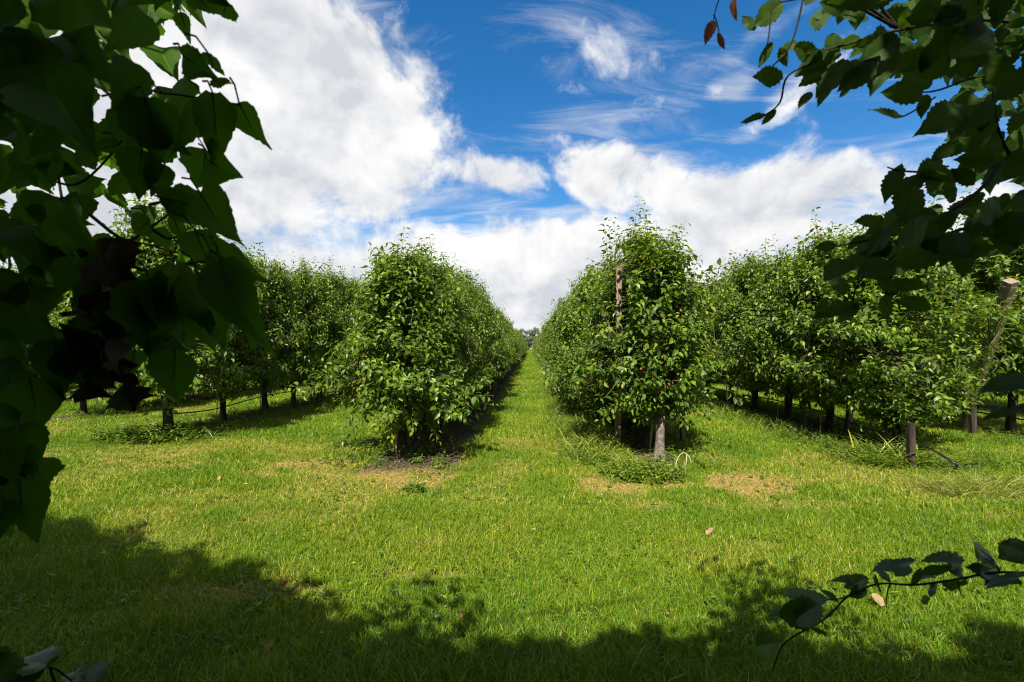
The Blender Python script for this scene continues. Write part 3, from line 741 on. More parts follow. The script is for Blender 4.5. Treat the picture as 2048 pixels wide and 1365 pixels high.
def weed_strips():
    m = MB()
    for key, side, y1, n_s, n_h, t0 in (('R1', -1, 30, 1000, 700, .62), ('R1', 1, 14, 90, 110, .45), ('R2', -1, 22, 700, 800, .56), ('R2', 1, 16, 90, 160, .4), ('L2', 1, 24, 200, 420, .5), ('L2', -1, 24, 90, 160, .4),
                                       ('L1', 1, 20, 26, 120, .5), ('L1', -1, 14, 40, 160, .5), ('R3', -1, 18, 90, 220, .5), ('L3', 1, 22, 90, 200, .5)):
        rx, ys = ROWS[key]
        for i in range(n_s):
            y = ys - .1 + (y1 - ys) * wr.beta(.9, 2.0); x = rx + side * abs(wr.normal(.86 if key in ('R1', 'R2') and side < 0 else .62, .22))
            strap_tuft(m, x, y, wr.integers(3, 8), wr.uniform(.16, .34) if key != 'L1' else .14, wr, t0 + wr.normal(0, .1), .42)
        for i in range(n_h):
            y = ys - .1 + (y1 - ys) * wr.beta(.9, 2.0); x = rx + side * abs(wr.normal(.80 if key in ('R1', 'R2') and side < 0 else .5, .28))
            herb(m, x, y, wr.uniform(.05, .20), wr, .05, wr.uniform(.25, .62))
    # low broad-leaved rosettes scattered in the lawn
    for i in range(1500):
        y = 2.3 + 7 * wr.random() ** 1.3; x = wr.uniform(-1.2, 1.2) * y
        for q in range(wr.integers(1, 4)): herb(m, x + wr.normal(0, .06), y + wr.normal(0, .06), wr.uniform(.02, .06), wr, wr.uniform(.022, .045), wr.uniform(.1, .6))
    o = m.build('weeds', WEED, smooth=False); kind(o, 'stuff'); o['label'] = 'low weeds and strap-leaved grass along the tree strips'
weed_strips()
def clump(name, px, py, rx, ry, nh, hh, ns, sl, label, cat, t0=.45, s0=.05, group=None, tstrap=.6, wd=.5):
    g = ground_at(px, py); m = MB(); m0 = MB()
    for i in range(nh):
        a, r = wr.uniform(0, 2 * PI), math.sqrt(wr.random()); f = 1 - .45 * r
        herb(m, g[0] + rx * r * math.cos(a), g[1] + ry * r * math.sin(a), hh * f * wr.uniform(.6, 1.2), wr, s0, t0 + wr.normal(0, .08))
    for i in range(ns):
        a, r = wr.uniform(0, 2 * PI), math.sqrt(wr.random())
        strap_tuft(m, g[0] + rx * r * math.cos(a), g[1] + ry * r * math.sin(a), wr.integers(4, 9), sl, wr, tstrap, wd)
    o = m.build(name, WEED, smooth=False)
    return tag(o, label, cat, group)
clump('weed_clump', 1285, 955, .52, .34, 190, .24, 14, .25, 'leafy green weed clump at the foot of the young tree with red pears', 'weeds', .50)
clump('weed_clump', 292, 880, 1.0, .40, 130, .34, 40, .3, 'dark green weed clump around the first trunk of the second row left', 'weeds', .36, .085)
clump('weed_clump', 1790, 925, .55, .40, 90, .20, 60, .42, 'strap-leaved weed clump around the first trunk of the second row right', 'weeds', .35, .06)
clump('weed_clump', 745, 905, .35, .25, 60, .18, 3, .2, 'brownish low weed clump left of the bushy left end tree', 'weeds', .62, .045)
clump('weed_clump', 1195, 880, .35, 1.1, 20, .2, 70, .40, 'arching strap-leaved weed clump on the lane side of the old end tree', 'weeds', .4, .05, None, .66)
clump('grass_tussock', 1985, 985, .75, .35, 30, .12, 230, .24, 'low yellowish grass tussock at the right edge of the lawn', 'grass tussock', .6, .04, None, .84, .26)
clump('leafy_weed', 835, 985, .16, .10, 16, .10, 0, .1, 'small dark green weed in the dry grass before the left end tree', 'weeds', .15, .07)
clump('leafy_weed', 835, 932, .06, .05, 8, .12, 0, .1, 'tiny bright green weed on the bare soil below the left end tree', 'weeds', .62, .05)

# ------------------------------------------------------------------ fallen leaves, yellow flowers
def outline_leaf(m, base, tip, nrm, width, prof, rng, curl=.15, fold=.25, wave=.04, teeth=0, tooth=.06, tint=.5, mat=0, rows=13, asym=0.0):
    """a large leaf with a serrated outline; prof: list of (t, half width)"""
    base, tip = np.array(base, float), np.array(tip, float); L_ = np.linalg.norm(tip - base); D = (tip - base) / L_
    X = norm(np.cross(D, nrm)); Z = np.cross(X, D)
    ts = np.linspace(0, 1, rows); pt, pw = zip(*prof)
    w = sum(np.interp(np.clip(ts + o, 0, 1), pt, pw) for o in (-.045, -.02, 0, .02, .045)) / 5 * width; w[-1] = 0.001
    cols = (-1, -.55, -.06, 0, .06, .55, 1); V = []; TT = []
    ph = rng.uniform(0, 6, 3); bx = rng.uniform(-.14, .14)
    for i, (t, h) in enumerate(zip(ts, w)):
        for c in cols:
            s = 1
            if abs(c) == 1 and teeth and 0 < i < rows - 1: s = 1 + tooth * (1 if i % 2 else -1) * (1 + .5 * rng.uniform(-1, 1))
            x = c * h * s + asym * h * .2 + bx * t * t
            z = -curl * t * t + fold * abs(c) * h - .35 * fold * (c * c) * h + wave * math.sin(7 * t + ph[0] + c) * abs(c) + wave * .5 * math.sin(13 * t + ph[1]) * c + (.007 if i % 2 else -.007) * min(1, abs(c) * 2)
            yy = t + (.018 * math.sin(i * 2.4 + ph[2]) if abs(c) == 1 else 0) - (.10 * (abs(c) ** 2) * h if t < .3 else 0) + .05 * abs(c) * h
            V.append(base + L_ * (x * X + yy * D + z * Z)); TT.append(min(1, tint + (.55 if c == 0 else 0)))
    n = len(cols); q = [(i * n + j, i * n + j + 1, (i + 1) * n + j + 1, (i + 1) * n + j) for i in range(rows - 1) for j in range(n - 1)]
    m.add(V, None, q, mat, np.array(TT))
P_BROAD = [(0, .02), (.10, .22), (.30, .36), (.5, .36), (.7, .26), (.88, .10), (1, 0)]
P_DELTA = [(0, .10), (.06, .33), (.16, .45), (.28, .46), (.42, .40), (.58, .29), (.74, .17), (.88, .07), (1, 0)]
P_IVY = [(0, .12), (.07, .38), (.18, .50), (.30, .47), (.40, .55), (.50, .40), (.66, .24), (.82, .11), (.93, .05), (1, 0)]
fr = np.random.default_rng(5)
for px, py, s, ti, lab in [(573, 1183, .085, .1, 'curled rust brown fallen leaf in the shaded grass at left'), (1420, 1074, .09, .8, 'pale tan fallen leaf on the sunny lawn right of the lane'), (1508, 1088, .065, .6, 'small tan fallen leaf on the dry grass spot'),
                           (1752, 1215, .11, .85, 'large buff fallen leaf below the low beech branch'), (1980, 1040, .06, .7, 'pale fallen leaf near the right edge of the sunny lawn'), (806, 1042, .05, .5, 'small brown fallen leaf at the edge of the left shade'),
                           (1930, 1232, .05, .2, 'small brown fallen leaf lying by the shade edge at right'), (540, 1305, .07, .4, 'brown fallen leaf in the long dark grass at the bottom left'), (440, 972, .07, .9, 'pale fallen leaf on the sunny lawn before the left row'),
                           (683, 940, .16, 1.0, 'big pale dry fallen leaf in the yellow grass before the left end tree'), (924, 1238, .05, .3, 'tiny brown fallen leaf in the grass at the shade edge, centre'), (1330, 1240, .06, .5, 'tan fallen leaf by the shade edge right of centre')]:
    g = ground_at(px, py); m = MB(); a = fr.uniform(0, 2 * PI)
    s *= .8; d = np.array([math.cos(a), math.sin(a), .25]) * s
    outline_leaf(m, -d / 2 + [0, 0, .012], d / 2 + [0, 0, .02], norm(np.array([fr.normal(0, .4), fr.normal(-.5, .3), 1])), .9, P_BROAD, fr, curl=-.35, fold=.6, wave=.08, teeth=1, tint=ti)
    o = m.build('fallen_leaf', RUST if ti < .15 else TANL); o.location = (g[0], g[1], gz(g[0], g[1]) + .035); tag(o, lab, 'leaf', 'fallen leaves on the lawn')
YEL = plain_mat('yellow_petal', (.75, .55, .02), .5, .3); STEMG = plain_mat('flower_stem', (.06, .14, .02), .5, .3)
for px, py, lab in [(900, 884, 'yellow wild flower at the grass edge right of the left end tree'), (492, 992, 'yellow wild flower on the sunny lawn at left'), (1111, 924, 'yellow wild flower in the lane grass beside the right weeds'), (1282, 878, 'orange yellow wild flower before the old trunk right of the lane')]:
    g = ground_at(px, py); root = empty('wild_flower', (g[0], g[1], gz(g[0], g[1])), lab, 'flower', 'yellow wild flowers in the grass'); h = .10
    m = MB(); m.tube(np.array([(0, 0, 0), (.005, 0, h * .5), (0, 0, h)]), .0018, 5); m.build('stem', STEMG, root)
    m = MB()
    for q in range(9):
        a = q * 2 * PI / 9; d = np.array([math.cos(a), math.sin(a), .35]); outline_leaf(m, d * .002 + [0, 0, h], d * .017 + [0, 0, h], norm(np.array([-d[0], -d[1], 2])), .8, P_BROAD, fr, rows=5, tint=.5)
    m.build('petals', YEL, root)

# ------------------------------------------------------------------ foreground foliage
fg = np.random.default_rng(42)
def fleaf(m, bx, by, tx, ty, wr_, depth, roll=0.0, dd=0.0, prof=P_DELTA, tint=.5, curl=.15, fold=.3, teeth=1, tooth=.05, rows=19, mat=0, petiole=None, stem_m=None):
    """one leaf seen in the photo: its foot, its tip, its relative width and its real distance from the lens"""
    b, t = at(bx, by, depth), at(tx, ty, depth + dd)
    D = norm(t - b); C = norm(CP - b); C = norm(C - D * np.dot(C, D)); S = np.cross(D, C)
    nrm = C * math.cos(roll) + S * math.sin(roll)
    outline_leaf(m, b, t, nrm, wr_, prof, fg, curl, fold, .03, teeth, tooth, tint, mat, rows, fg.uniform(-.5, .5))
    if petiole is not None and stem_m is not None:
        p = at(petiole[0], petiole[1], depth + .02); mid = (b + p) / 2 + np.array([0, 0, .008])
        stem_m.tube(np.array([p, mid, b, b + (t - b) * .5]), [.0016, .0014, .0012, .0005], 5, 0, .5, False)
def in_poly(x, y, poly):
    c = False; j = len(poly) - 1
    for i in range(len(poly)):
        if (poly[i][1] > y) != (poly[j][1] > y) and x < (poly[j][0] - poly[i][0]) * (y - poly[i][1]) / (poly[j][1] - poly[i][1]) + poly[i][0]: c = not c
        j = i
    return c
def stem(m, pts, r0, r1, n=7):
    P = np.array([at(x, y, d) for x, y, d in pts]); k = len(P); out = []
    for i in range(k - 1):
        p0, p1, p2, p3 = P[max(i - 1, 0)], P[i], P[i + 1], P[min(i + 2, k - 1)]
        for s in np.linspace(0, 1, 5, endpoint=False):
            out.append(.5 * ((2 * p1) + (-p0 + p2) * s + (2 * p0 - 5 * p1 + 4 * p2 - p3) * s ** 2 + (-p0 + 3 * p1 - 3 * p2 + p3) * s ** 3))
    out.append(P[-1]); m.tube(np.array(out), np.linspace(r0, r1, len(out)), n, 0, .5, True, .08, fg)
    return np.array(out)

# ---- left: climbing plant hanging into view
vine = empty('climbing_vine', tuple(at(60, 700, .85) * np.array([1, 1, 0])), 'dark large-leaved climbing vine hanging in shade along the left edge', 'climbing plant')
vine_l, vine_s = MB(), MB()
hand_left = [  # bx, by, tx, ty, width, depth, roll, tint
    (478, 205, 527, 305, .80, .66, .5, .85), (425, 185, 440, 350, .62, .62, .2, .5), (405, 200, 368, 325, .55, .64, -.6, .7), (415, 320, 468, 358, 1.3, .66, .4, .8), (412, 300, 398, 392, .9, .68, .3, .7),
    (330, 400, 468, 440, .85, .64, -.3, .6), (400, 385, 468, 500, .75, .62, .4, .5), (318, 395, 430, 420, .7, .63, .5, .5), (425, 160, 474, 172, .6, .60, .9, .2), (415, 105, 440, 165, .7, .60, .6, .4),
    (365, 110, 420, 150, .75, .60, .3, .15), (362, 25, 380, 88, .75, .68, .4, .9), (385, -20, 441, 45, .9, .62, .4, .6), (400, -30, 462, 20, .9, .6, .5, .3), (290, 195, 330, 332, .95, .60, .0, .1),
    (230, 210, 360, 310, .8, .62, .2, .15), (285, 300, 270, 400, 1.0, .62, .3, .1), (240, 290, 175, 300, .8, .63, .3, .3), (440, 520, 500, 705, .62, .60, .25, .5), (395, 545, 470, 690, .75, .61, -.1, .4),
    (480, 535, 512, 700, .55, .63, .7, .9), (420, 500, 520, 560, .8, .62, .5, .5), (390, 460, 430, 560, .85, .63, .3, .6), (350, 700, 345, 822, .75, .60, .2, .3), (395, 615, 408, 705, .8, .62, .5, .6),
    (340, 640, 392, 700, .85, .66, .1, 1.0), (300, 560, 310, 720, .9, .60, .1, .15), (255, 600, 250, 730, .9, .61, .2, .1), (270, 700, 260, 760, .9, .68, .2, .95), (215, 640, 180, 760, .8, .62, .2, .1),
    (60, 915, 100, 985, .9, .62, .3, .5), (40, 960, 48, 1098, .8, .58, .3, .25), (60, 980, 60, 1060, .9, .60, -.3, .2), (10, 1000, -10, 1090, .9, .56, .4, .1), (40, 850, 75, 960, .9, .6, .2, .2),
    (60, 760, 85, 880, .85, .62, .2, .15), (110, 680, 120, 800, .85, .62, .1, .1), (455, 5, 440, 44, .8, .62, .2, .5), (140, 700, 170, 800, .8, .62, .3, .2), (20, 880, 20, 980, .95, .58, .2, .1),
    (345, 430, 372, 500, .6, .70, .6, .9), (300, 440, 255, 480, .7, .66, .4, .7), (330, 330, 300, 395, .8, .64, .2, .1), (370, 560, 330, 640, .9, .62, .1, .2), (300, 680, 375, 720, .9, .61, .4, .3)]
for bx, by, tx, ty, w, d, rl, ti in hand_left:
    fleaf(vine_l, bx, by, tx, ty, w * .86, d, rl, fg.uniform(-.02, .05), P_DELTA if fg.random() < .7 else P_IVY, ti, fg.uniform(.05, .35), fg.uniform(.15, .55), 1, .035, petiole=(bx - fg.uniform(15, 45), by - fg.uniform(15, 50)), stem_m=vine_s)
poly_l = [(-90, -60), (430, -60), (410, 10), (345, 30), (335, 90), (360, 130), (410, 190), (385, 200), (350, 235), (350, 330), (300, 330), (300, 400), (330, 430), (345, 500), (420, 540), (440, 600), (400, 640), (330, 690), (290, 720), (240, 740), (200, 760), (120, 790), (70, 830), (60, 930), (30, 1010), (10, 1090), (-60, 1120), (-120, 900)]
holes_l = [(160, 232, 14, 20), (212, 185, 9, 18), (292, 130, 9, 16), (318, 170, 10, 14), (20, 295, 20, 14), (108, 388, 30, 8), (210, 360, 9, 20), (252, 435, 14, 12), (285, 480, 14, 14), (205, 465, 10, 6), (10, 385, 10, 6), (18, 420, 10, 8), (300, 505, 16, 10), (198, 530, 7, 9), (372, 90, 12, 10), (195, 225, 14, 6), (125, 612, 16, 26), (270, 535, 16, 14), (35, 545, 18, 8), (60, 690, 10, 16), (150, 660, 8, 16), (225, 700, 8, 20), (330, 520, 14, 10), (100, 745, 14, 20)]
n = 0
while n < 430:
    x, y = fg.uniform(-80, 480), fg.uniform(-80, 1120)
    if not in_poly(x, y, poly_l): continue
    dep = fg.uniform(.58, 1.15) if y < 850 else fg.uniform(.55, .8)
    ln = fg.uniform(.050, .080) / dep * F
    a = PI / 2 + fg.normal(-.15, .6)
    bx, by = x - math.cos(a) * ln * .45, y - math.sin(a) * ln * .45; tx, ty = x + math.cos(a) * ln * .55, y + math.sin(a) * ln * .55
    if not in_poly(tx, ty, poly_l) and not in_poly(tx - 10, ty - 10, poly_l): continue
    if not in_poly(x - math.sin(a) * ln * .30, y + math.cos(a) * ln * .30, poly_l) or not in_poly(x + math.sin(a) * ln * .30, y - math.cos(a) * ln * .30, poly_l): continue
    if any(((x - hx) / (hw_ + ln * .30)) ** 2 + ((y - hy) / (hh_ + ln * .34)) ** 2 < 1 for hx, hy, hw_, hh_ in holes_l): continue
    fleaf(vine_l, bx, by, tx, ty, fg.uniform(.6, .85), dep, fg.normal(0, .6), fg.normal(0, .03), P_DELTA if fg.random() < .6 else P_IVY, fg.uniform(0, .9) ** 1.5, fg.uniform(.05, .45), fg.uniform(.15, .6), 1, .035, rows=15)
    n += 1
for pts in [[(-60, -40, .8), (60, 80, .82), (200, 130, .8), (300, 180, .72), (360, 190, .68), (480, 210, .66)], [(20, -60, .9), (70, 200, .85), (110, 320, .8), (130, 420, .8), (180, 520, .8), (195, 700, .8)],
            [(180, 430, .75), (250, 480, .72), (300, 455, .70), (350, 420, .68)], [(200, 480, .74), (280, 540, .70), (360, 530, .66), (430, 520, .62)], [(300, 455, .71), (340, 478, .72), (380, 455, .72)],
            [(-40, 560, .6), (20, 590, .6), (50, 608, .62)], [(-60, 330, .85), (60, 345, .85), (150, 370, .85), (230, 300, .75), (270, 230, .7)], [(-50, 820, .7), (0, 880, .66), (30, 930, .62), (40, 960, .60)],
            [(120, -60, .8), (190, 60, .78), (240, 110, .74), (330, 190, .7)], [(60, -60, .85), (180, 150, .76), (250, 200, .7), (290, 195, .65)], [(300, 410, .72), (325, 404, .70), (340, 402, .66)]]:
    stem(vine_s, pts, .0030, .0013)
def wtube(m, pts, r0, r1):
    P = np.array(pts, float); k = len(P); t = np.linspace(0, k - 1, (k - 1) * 5 + 1)
    Q = np.stack([np.interp(t, range(k), P[:, i]) for i in range(3)], 1)
    Q[1:-1] += fg.normal(0, .008, (len(Q) - 2, 3))
    for _ in range(4): Q[1:-1] = (Q[:-2] + 2 * Q[1:-1] + Q[2:]) / 4
    m.tube(Q, np.linspace(r0, r1, len(Q)), 7, 0, .5, True, .08, fg)
hang = np.array([-.75, -.05, 3.35])
wtube(vine_s, [(-3.0, -1.4, 2.6), (-2.0, -.8, 3.1), hang, (.1, .1, 3.45)], .018, .008)
for q in ((-60, -40, .8), (20, -60, .9), (120, -60, .8), (60, -60, .85), (-60, 330, .85)):
    e = at(*q); wtube(vine_s, [hang + (fg.uniform(-.3, .2), 0, 0), (e + hang) / 2 + (0, .1, .1), e], .005, .003)
for q in ((-40, 560, .6), (-50, 820, .7)):
    e = at(*q); f = at(-60, 330, .85); wtube(vine_s, [f, (e + f) / 2 + (-.06, 0, 0), e], .004, .003)
vine_l_o = vine_l.build('foliage', VINE); vine_s_o = vine_s.build('stems', VSTEM)
# withered brown clump hanging in the vine
dead = MB()
for i in range(46):
    t = fg.random(); x = 195 + fg.normal(0, 20) + 15 * t; y = 420 + t * 370; dep = fg.uniform(.60, .68)
    if y < 640 and fg.random() < .45: continue
    a = PI / 2 + fg.normal(0, .7); ln = fg.uniform(34, 66)
    fleaf(dead, x - math.cos(a) * ln / 2, y - math.sin(a) * ln / 2, x + math.cos(a) * ln / 2, y + math.sin(a) * ln / 2, fg.uniform(.5, .9), dep, fg.normal(0, .7), fg.normal(0, .03), P_IVY, fg.random(), fg.uniform(-.5, .7), fg.uniform(.3, 1.0), 1, .12, rows=9)
dead_o = dead.build('withered_leaves', DEAD)
for o in (vine_l_o, vine_s_o, dead_o):
    o.parent = vine; o.location = tuple(-np.array(vine.location))
dead_o['label'] = 'shrivelled brown leaves hanging among the green ones'

# ---- right: beech boughs
beech_l, beech_s = MB(), MB()
P_BEECH = [(0, .03), (.08, .17), (.22, .29), (.40, .345), (.56, .33), (.72, .25), (.86, .13), (.95, .05), (1, 0)]
def bleaf(m, bx, by, tx, ty, w=.9, d=.8, roll=.3, ti=.5, dd=0.0, **k):
    fleaf(m, bx, by, tx, ty, w, d, roll, dd, P_BEECH, ti, fg.uniform(-.05, .30), fg.uniform(.1, .45), 1, .085, 17, 0, **k)
hand_right = [(1510, 60, 1487, 30, .9, .8, .3, .8), (1565, 5, 1500, 50, .9, .8, .2, .8), (1545, 85, 1520, 135, .7, .82, .4, .5), (1590, 80, 1560, 115, .8, .8, .4, .6), (1566, 150, 1508, 162, 1.0, .8, .2, .7),
              (1530, 228, 1482, 250, .55, .8, .6, .7), (1552, 220, 1522, 250, .75, .8, .3, .6), (1630, 115, 1590, 95, 1.0, .82, .2, .5), (1668, 105, 1590, 150, .85, .8, .2, .4), (1640, 60, 1625, 30, .8, .8, .5, .4),
              (1700, 20, 1640, 0, .9, .8, .3, .5), (1690, 120, 1640, 195, .8, .8, .3, .6), (1650, 140, 1600, 175, .85, .82, .2, .6), (1740, 110, 1690, 180, .85, .8, .2, .5), (1790, 95, 1735, 185, .7, .8, .4, .4),
              (1660, 170, 1632, 205, .6, .84, .4, .8), (1625, 185, 1592, 212, .6, .82, .5, .7), (1700, 175, 1678, 195, .9, .84, .3, .6), (1845, 185, 1778, 190, .95, .78, .25, .7), (1808, 232, 1745, 220, .4, .78, .9, .4),
              (1850, 190, 1845, 230, .8, .8, .3, .5), (1760, 440, 1707, 446, .8, .8, .3, .6), (1672, 490, 1632, 496, .85, .82, .2, .6), (1730, 470, 1695, 500, .8, .82, .4, .5), (1930, 480, 1940, 552, .85, .78, .2, .3),
              (1790, 540, 1720, 548, .8, .8, .3, .4), (1800, 330, 1775, 395, .7, .8, .3, .3), (1820, 395, 1790, 400, .8, .8, .3, .3), (1870, 510, 1880, 470, .8, .8, .3, .3), (1990, 440, 2048, 490, .8, .78, .3, .3),
              (1715, 605, 1680, 650, .85, .9, .3, 1.0), (1690, 590, 1660, 545, .85, .9, .3, .9), (1770, 590, 1775, 640, .8, .9, .3, 1.0), (1780, 585, 1760, 545, .9, .9, .3, .8), (1800, 600, 1870, 615, .75, .88, .2, .7),
              (1720, 612, 1640, 625, .55, .9, .4, .8), (1790, 560, 1850, 590, .8, .86, .3, .4), (1700, 520, 1640, 560, .8, .86, .4, .6), (1655, 595, 1625, 640, .6, .9, .5, .7), (1560, 95, 1575, 135, .8, .8, .5, .6)]
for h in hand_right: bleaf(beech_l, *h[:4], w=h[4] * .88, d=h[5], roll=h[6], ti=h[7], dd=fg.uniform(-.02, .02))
poly_r = [[(1590, 10), (1640, -60), (2140, -60), (2140, 470), (1985, 500), (1940, 480), (1900, 400), (1890, 330), (1900, 270), (1870, 240), (1890, 200), (1830, 165), (1780, 150), (1740, 160), (1690, 160), (1640, 140), (1610, 110), (1650, 60)],
          [(1690, 490), (1760, 440), (1790, 400), (1830, 340), (1880, 300), (1960, 330), (2140, 300), (2140, 480), (1985, 500), (1960, 520), (1900, 510), (1840, 520), (1780, 540), (1720, 550), (1680, 560)]]
holes_r = [(1860, 400, 20, 10), (1905, 330, 8, 6), (1950, 370, 12, 8), (2030, 370, 20, 12), (1695, 65, 14, 6), (1990, 385, 12, 8), (1985, 75, 8, 8), (1800, 80, 8, 10), (1850, 265, 26, 22), (1900, 190, 10, 8), (1760, 50, 10, 8), (2000, 260, 8, 10), (1920, 440, 12, 8), (1790, 470, 10, 8), (2030, 130, 8, 10), (1700, 120, 8, 8)]
nr = 0
while nr < 500:
    x, y = fg.uniform(1580, 2120), fg.uniform(-70, 570)
    q = poly_r[0] if in_poly(x, y, poly_r[0]) else poly_r[1] if in_poly(x, y, poly_r[1]) else None
    if q is None: continue
    dens = min(1, .35 + (x - 1580) / 330)
    if fg.random() > dens: continue
    dep = fg.uniform(.72, 1.35); ln = fg.uniform(.042, .070) / dep * F
    a = PI * .78 + fg.normal(0, .55)
    bx, by = x - math.cos(a) * ln * .5, y - math.sin(a) * ln * .5; tx, ty = x + math.cos(a) * ln * .5, y + math.sin(a) * ln * .5
    if not (in_poly(tx, ty, q) or in_poly(tx + 15, ty - 10, q)): continue
    if any(((x - hx) / (hw_ + ln * .30)) ** 2 + ((y - hy) / (hh_ + ln * .28)) ** 2 < 1 for hx, hy, hw_, hh_ in holes_r): continue
    bleaf(beech_l, bx, by, tx, ty, fg.uniform(.7, .95), dep, fg.normal(.2, .5), fg.uniform(0, 1) ** 1.3, fg.normal(0, .02)); nr += 1
for pts, r0 in [([(2140, 60, .95), (1960, 40, .9), (1800, 60, .86), (1690, 90, .82), (1610, 110, .80)], .004), ([(1612, -30, .8), (1592, 60, .8), (1572, 105, .8), (1548, 130, .8), (1532, 150, .8)], .0018), ([(1640, 120, .81), (1576, 152, .8), (1560, 205, .8), (1528, 232, .8), (1490, 247, .8)], .002),
                ([(2140, 260, 1.0), (2020, 310, .95), (1960, 380, .9), (1870, 440, .86), (1760, 475, .82), (1668, 494, .82)], .005), ([(2140, 400, .95), (1990, 440, .9), (1860, 480, .86), (1780, 520, .86), (1770, 560, .9), (1775, 610, .9)], .004),
                ([(1860, 480, .86), (1760, 530, .88), (1715, 570, .9), (1705, 612, .9)], .002), ([(2140, 150, 1.0), (1980, 150, .92), (1880, 180, .84), (1845, 185, .78)], .003), ([(1870, 195, .84), (1840, 215, .8), (1800, 235, .78), (1770, 228, .78)], .0016),
                ([(1845, 345, .84), (1800, 342, .80), (1775, 335, .78)], .002), ([(1545, -20, .8), (1541, 40, .8), (1535, 90, .8)], .0016), ([(1700, 20, .82), (1640, -5, .8), (1560, 5, .8)], .002), ([(2140, 380, .9), (2040, 330, .88), (2000, 270, .85), (1985, 180, .85)], .005)]:
    stem(beech_s, pts, r0, .0012)
# the big blurred leaf close to the lens on the right
nb = MB(); fleaf(beech_l, 2090, 755, 1945, 768, .50, .42, .9, .0, P_BEECH, .2, .1, .3, 1, .05); fleaf(beech_l, 2090, 800, 1960, 835, .25, .45, 1.0, .0, P_BEECH, .1, .1, .3, 1, .05)
limb = np.array([(1.9, -1.45, 1.75), (1.88, -1.0, 2.2), (1.78, -.5, 2.52), (1.66, .0, 2.60), (1.55, .40, 2.52), (1.46, .75, 2.38)])
wtube(beech_s, limb, .030, .009)
for q, li in (((2140, 60, .95), 5), ((2140, 260, 1.0), 4), ((2140, 400, .95), 3), ((2140, 150, 1.0), 5), ((2140, 380, .9), 4)):
    e = at(*q); a = limb[li]; k1 = a * .68 + e * .32 + fg.normal(0, .05, 3) + (0, 0, .06); k2 = a * .33 + e * .67 + fg.normal(0, .05, 3)
    wtube(beech_s, [a, k1, k2, e], .008, .0045)
    for _ in range(26):                      # leaves along the boughs outside the frame
        t = fg.random(); c = (a * (1 - t) + e * t) + fg.normal(0, .10, 3) + (.04, 0, 0)
        d = norm(fg.normal(0, 1, 3) + np.array([-.3, .3, -.5]))
        outline_leaf(beech_l, c, c + d * fg.uniform(.05, .075), norm(fg.normal(0, .5, 3) + np.array([0, -.4, .8])), .8, P_BEECH, fg, .15, .3, .03, 1, .08, fg.random(), 0, 11)
for q in ((1450, -30, .8), (1545, -20, .8), (1612, -30, .8)):
    e = at(*q); f = at(1800, 60, .86); wtube(beech_s, [f, (e + f) / 2 + (0, 0, .05), e], .003, .0014)
e = at(2090, 755, .42); f = at(2140, 400, .95); wtube(beech_s, [f, (e + f) / 2 + (.08, -.05, 0), e], .004, .0015)
e = at(2090, 800, .45); wtube(beech_s, [f, (e + f) / 2 + (.10, -.05, 0), e], .004, .0015)
rust_l = MB()
for h in [(1428, 42, 1414, 84, .75, .8, .3, .4), (1437, 66, 1447, 98, .6, .8, .5, .2), (1468, -4, 1472, 38, .55, .8, .6, .1)]:
    fleaf(rust_l, *h[:4], h[4], h[5], h[6], 0, P_BEECH, h[7], .2, .7, 1, .08)
stem(beech_s, [(1450, -30, .8), (1434, 10, .8), (1427, 42, .8)], .0012, .0008); stem(beech_s, [(1427, 30, .8), (1434, 45, .8), (1438, 66, .8)], .001, .0008)

# ---- lower right: a single low branch seen from above; lower left: a leafy shoot
low_l, low_s = MB(), MB()
hand_low = [(2060, 1110, 1998, 1085, 1.25, .80, .3, .3), (2060, 1090, 2000, 1120, 1.1, .82, .2, .6), (1955, 1120, 1978, 1090, .9, .82, .5, .9), (1930, 1120, 1842, 1108, .55, .80, .8, .3), (1900, 1135, 1935, 1108, .6, .84, .6, .4), (1830, 1120, 1738, 1142, .45, .80, .8, .3),
            (1840, 1148, 1900, 1128, .6, .82, .7, .8), (1815, 1130, 1795, 1155, 1.0, .82, .4, .8), (1735, 1155, 1690, 1180, .8, .80, .5, .5), (1740, 1165, 1665, 1160, .4, .82, .8, .3), (1730, 1175, 1715, 1200, 1.0, .8, .4, .3), (1660, 1200, 1558, 1190, .55, .78, .7, .9),
            (1640, 1210, 1575, 1240, 1.0, .78, .2, .4), (1600, 1225, 1525, 1218, .3, .8, .9, .3), (1560, 1230, 1650, 1225, .8, .78, .3, .2), (1562, 1285, 1510, 1300, .95, .76, .2, .7), (1870, 1150, 1835, 1155, .5, .84, .8, .9), (1985, 1150, 1940, 1135, .9, .84, .6, .3), (2050, 1150, 1970, 1160, .35, .8, .9, .2),
            (1860, 1200, 1838, 1203, .7, .84, .6, .2), (1995, 1165, 1970, 1166, .5, .84, .6, .9), (1665, 1232, 1650, 1226, .9, .8, .5, .9), (1750, 1150, 1760, 1185, .5, .82, .8, .3),
            (1890, 1160, 1945, 1185, .5, .83, .6, .5), (1925, 1155, 1880, 1125, .6, .83, .5, .6), (1700, 1195, 1725, 1165, .6, .8, .6, .7), (1780, 1165, 1745, 1130, .5, .82, .6, .5), (1820, 1172, 1850, 1140, .5, .82, .7, .6),
            (2010, 1150, 2045, 1180, .6, .84, .5, .4), (1680, 1205, 1640, 1175, .5, .8, .7, .8), (1620, 1255, 1655, 1270, .5, .79, .6, .6), (1960, 1150, 2000, 1125, .6, .83, .4, .5), (1870, 1165, 1860, 1195, .5, .83, .7, .5)]
for h in hand_low: fleaf(low_l, *h[:4], h[4] * 1.08, h[5], h[6], fg.uniform(-.03, .04), P_BEECH, h[7], fg.uniform(.0, .2), fg.uniform(.1, .4), 1, .09)
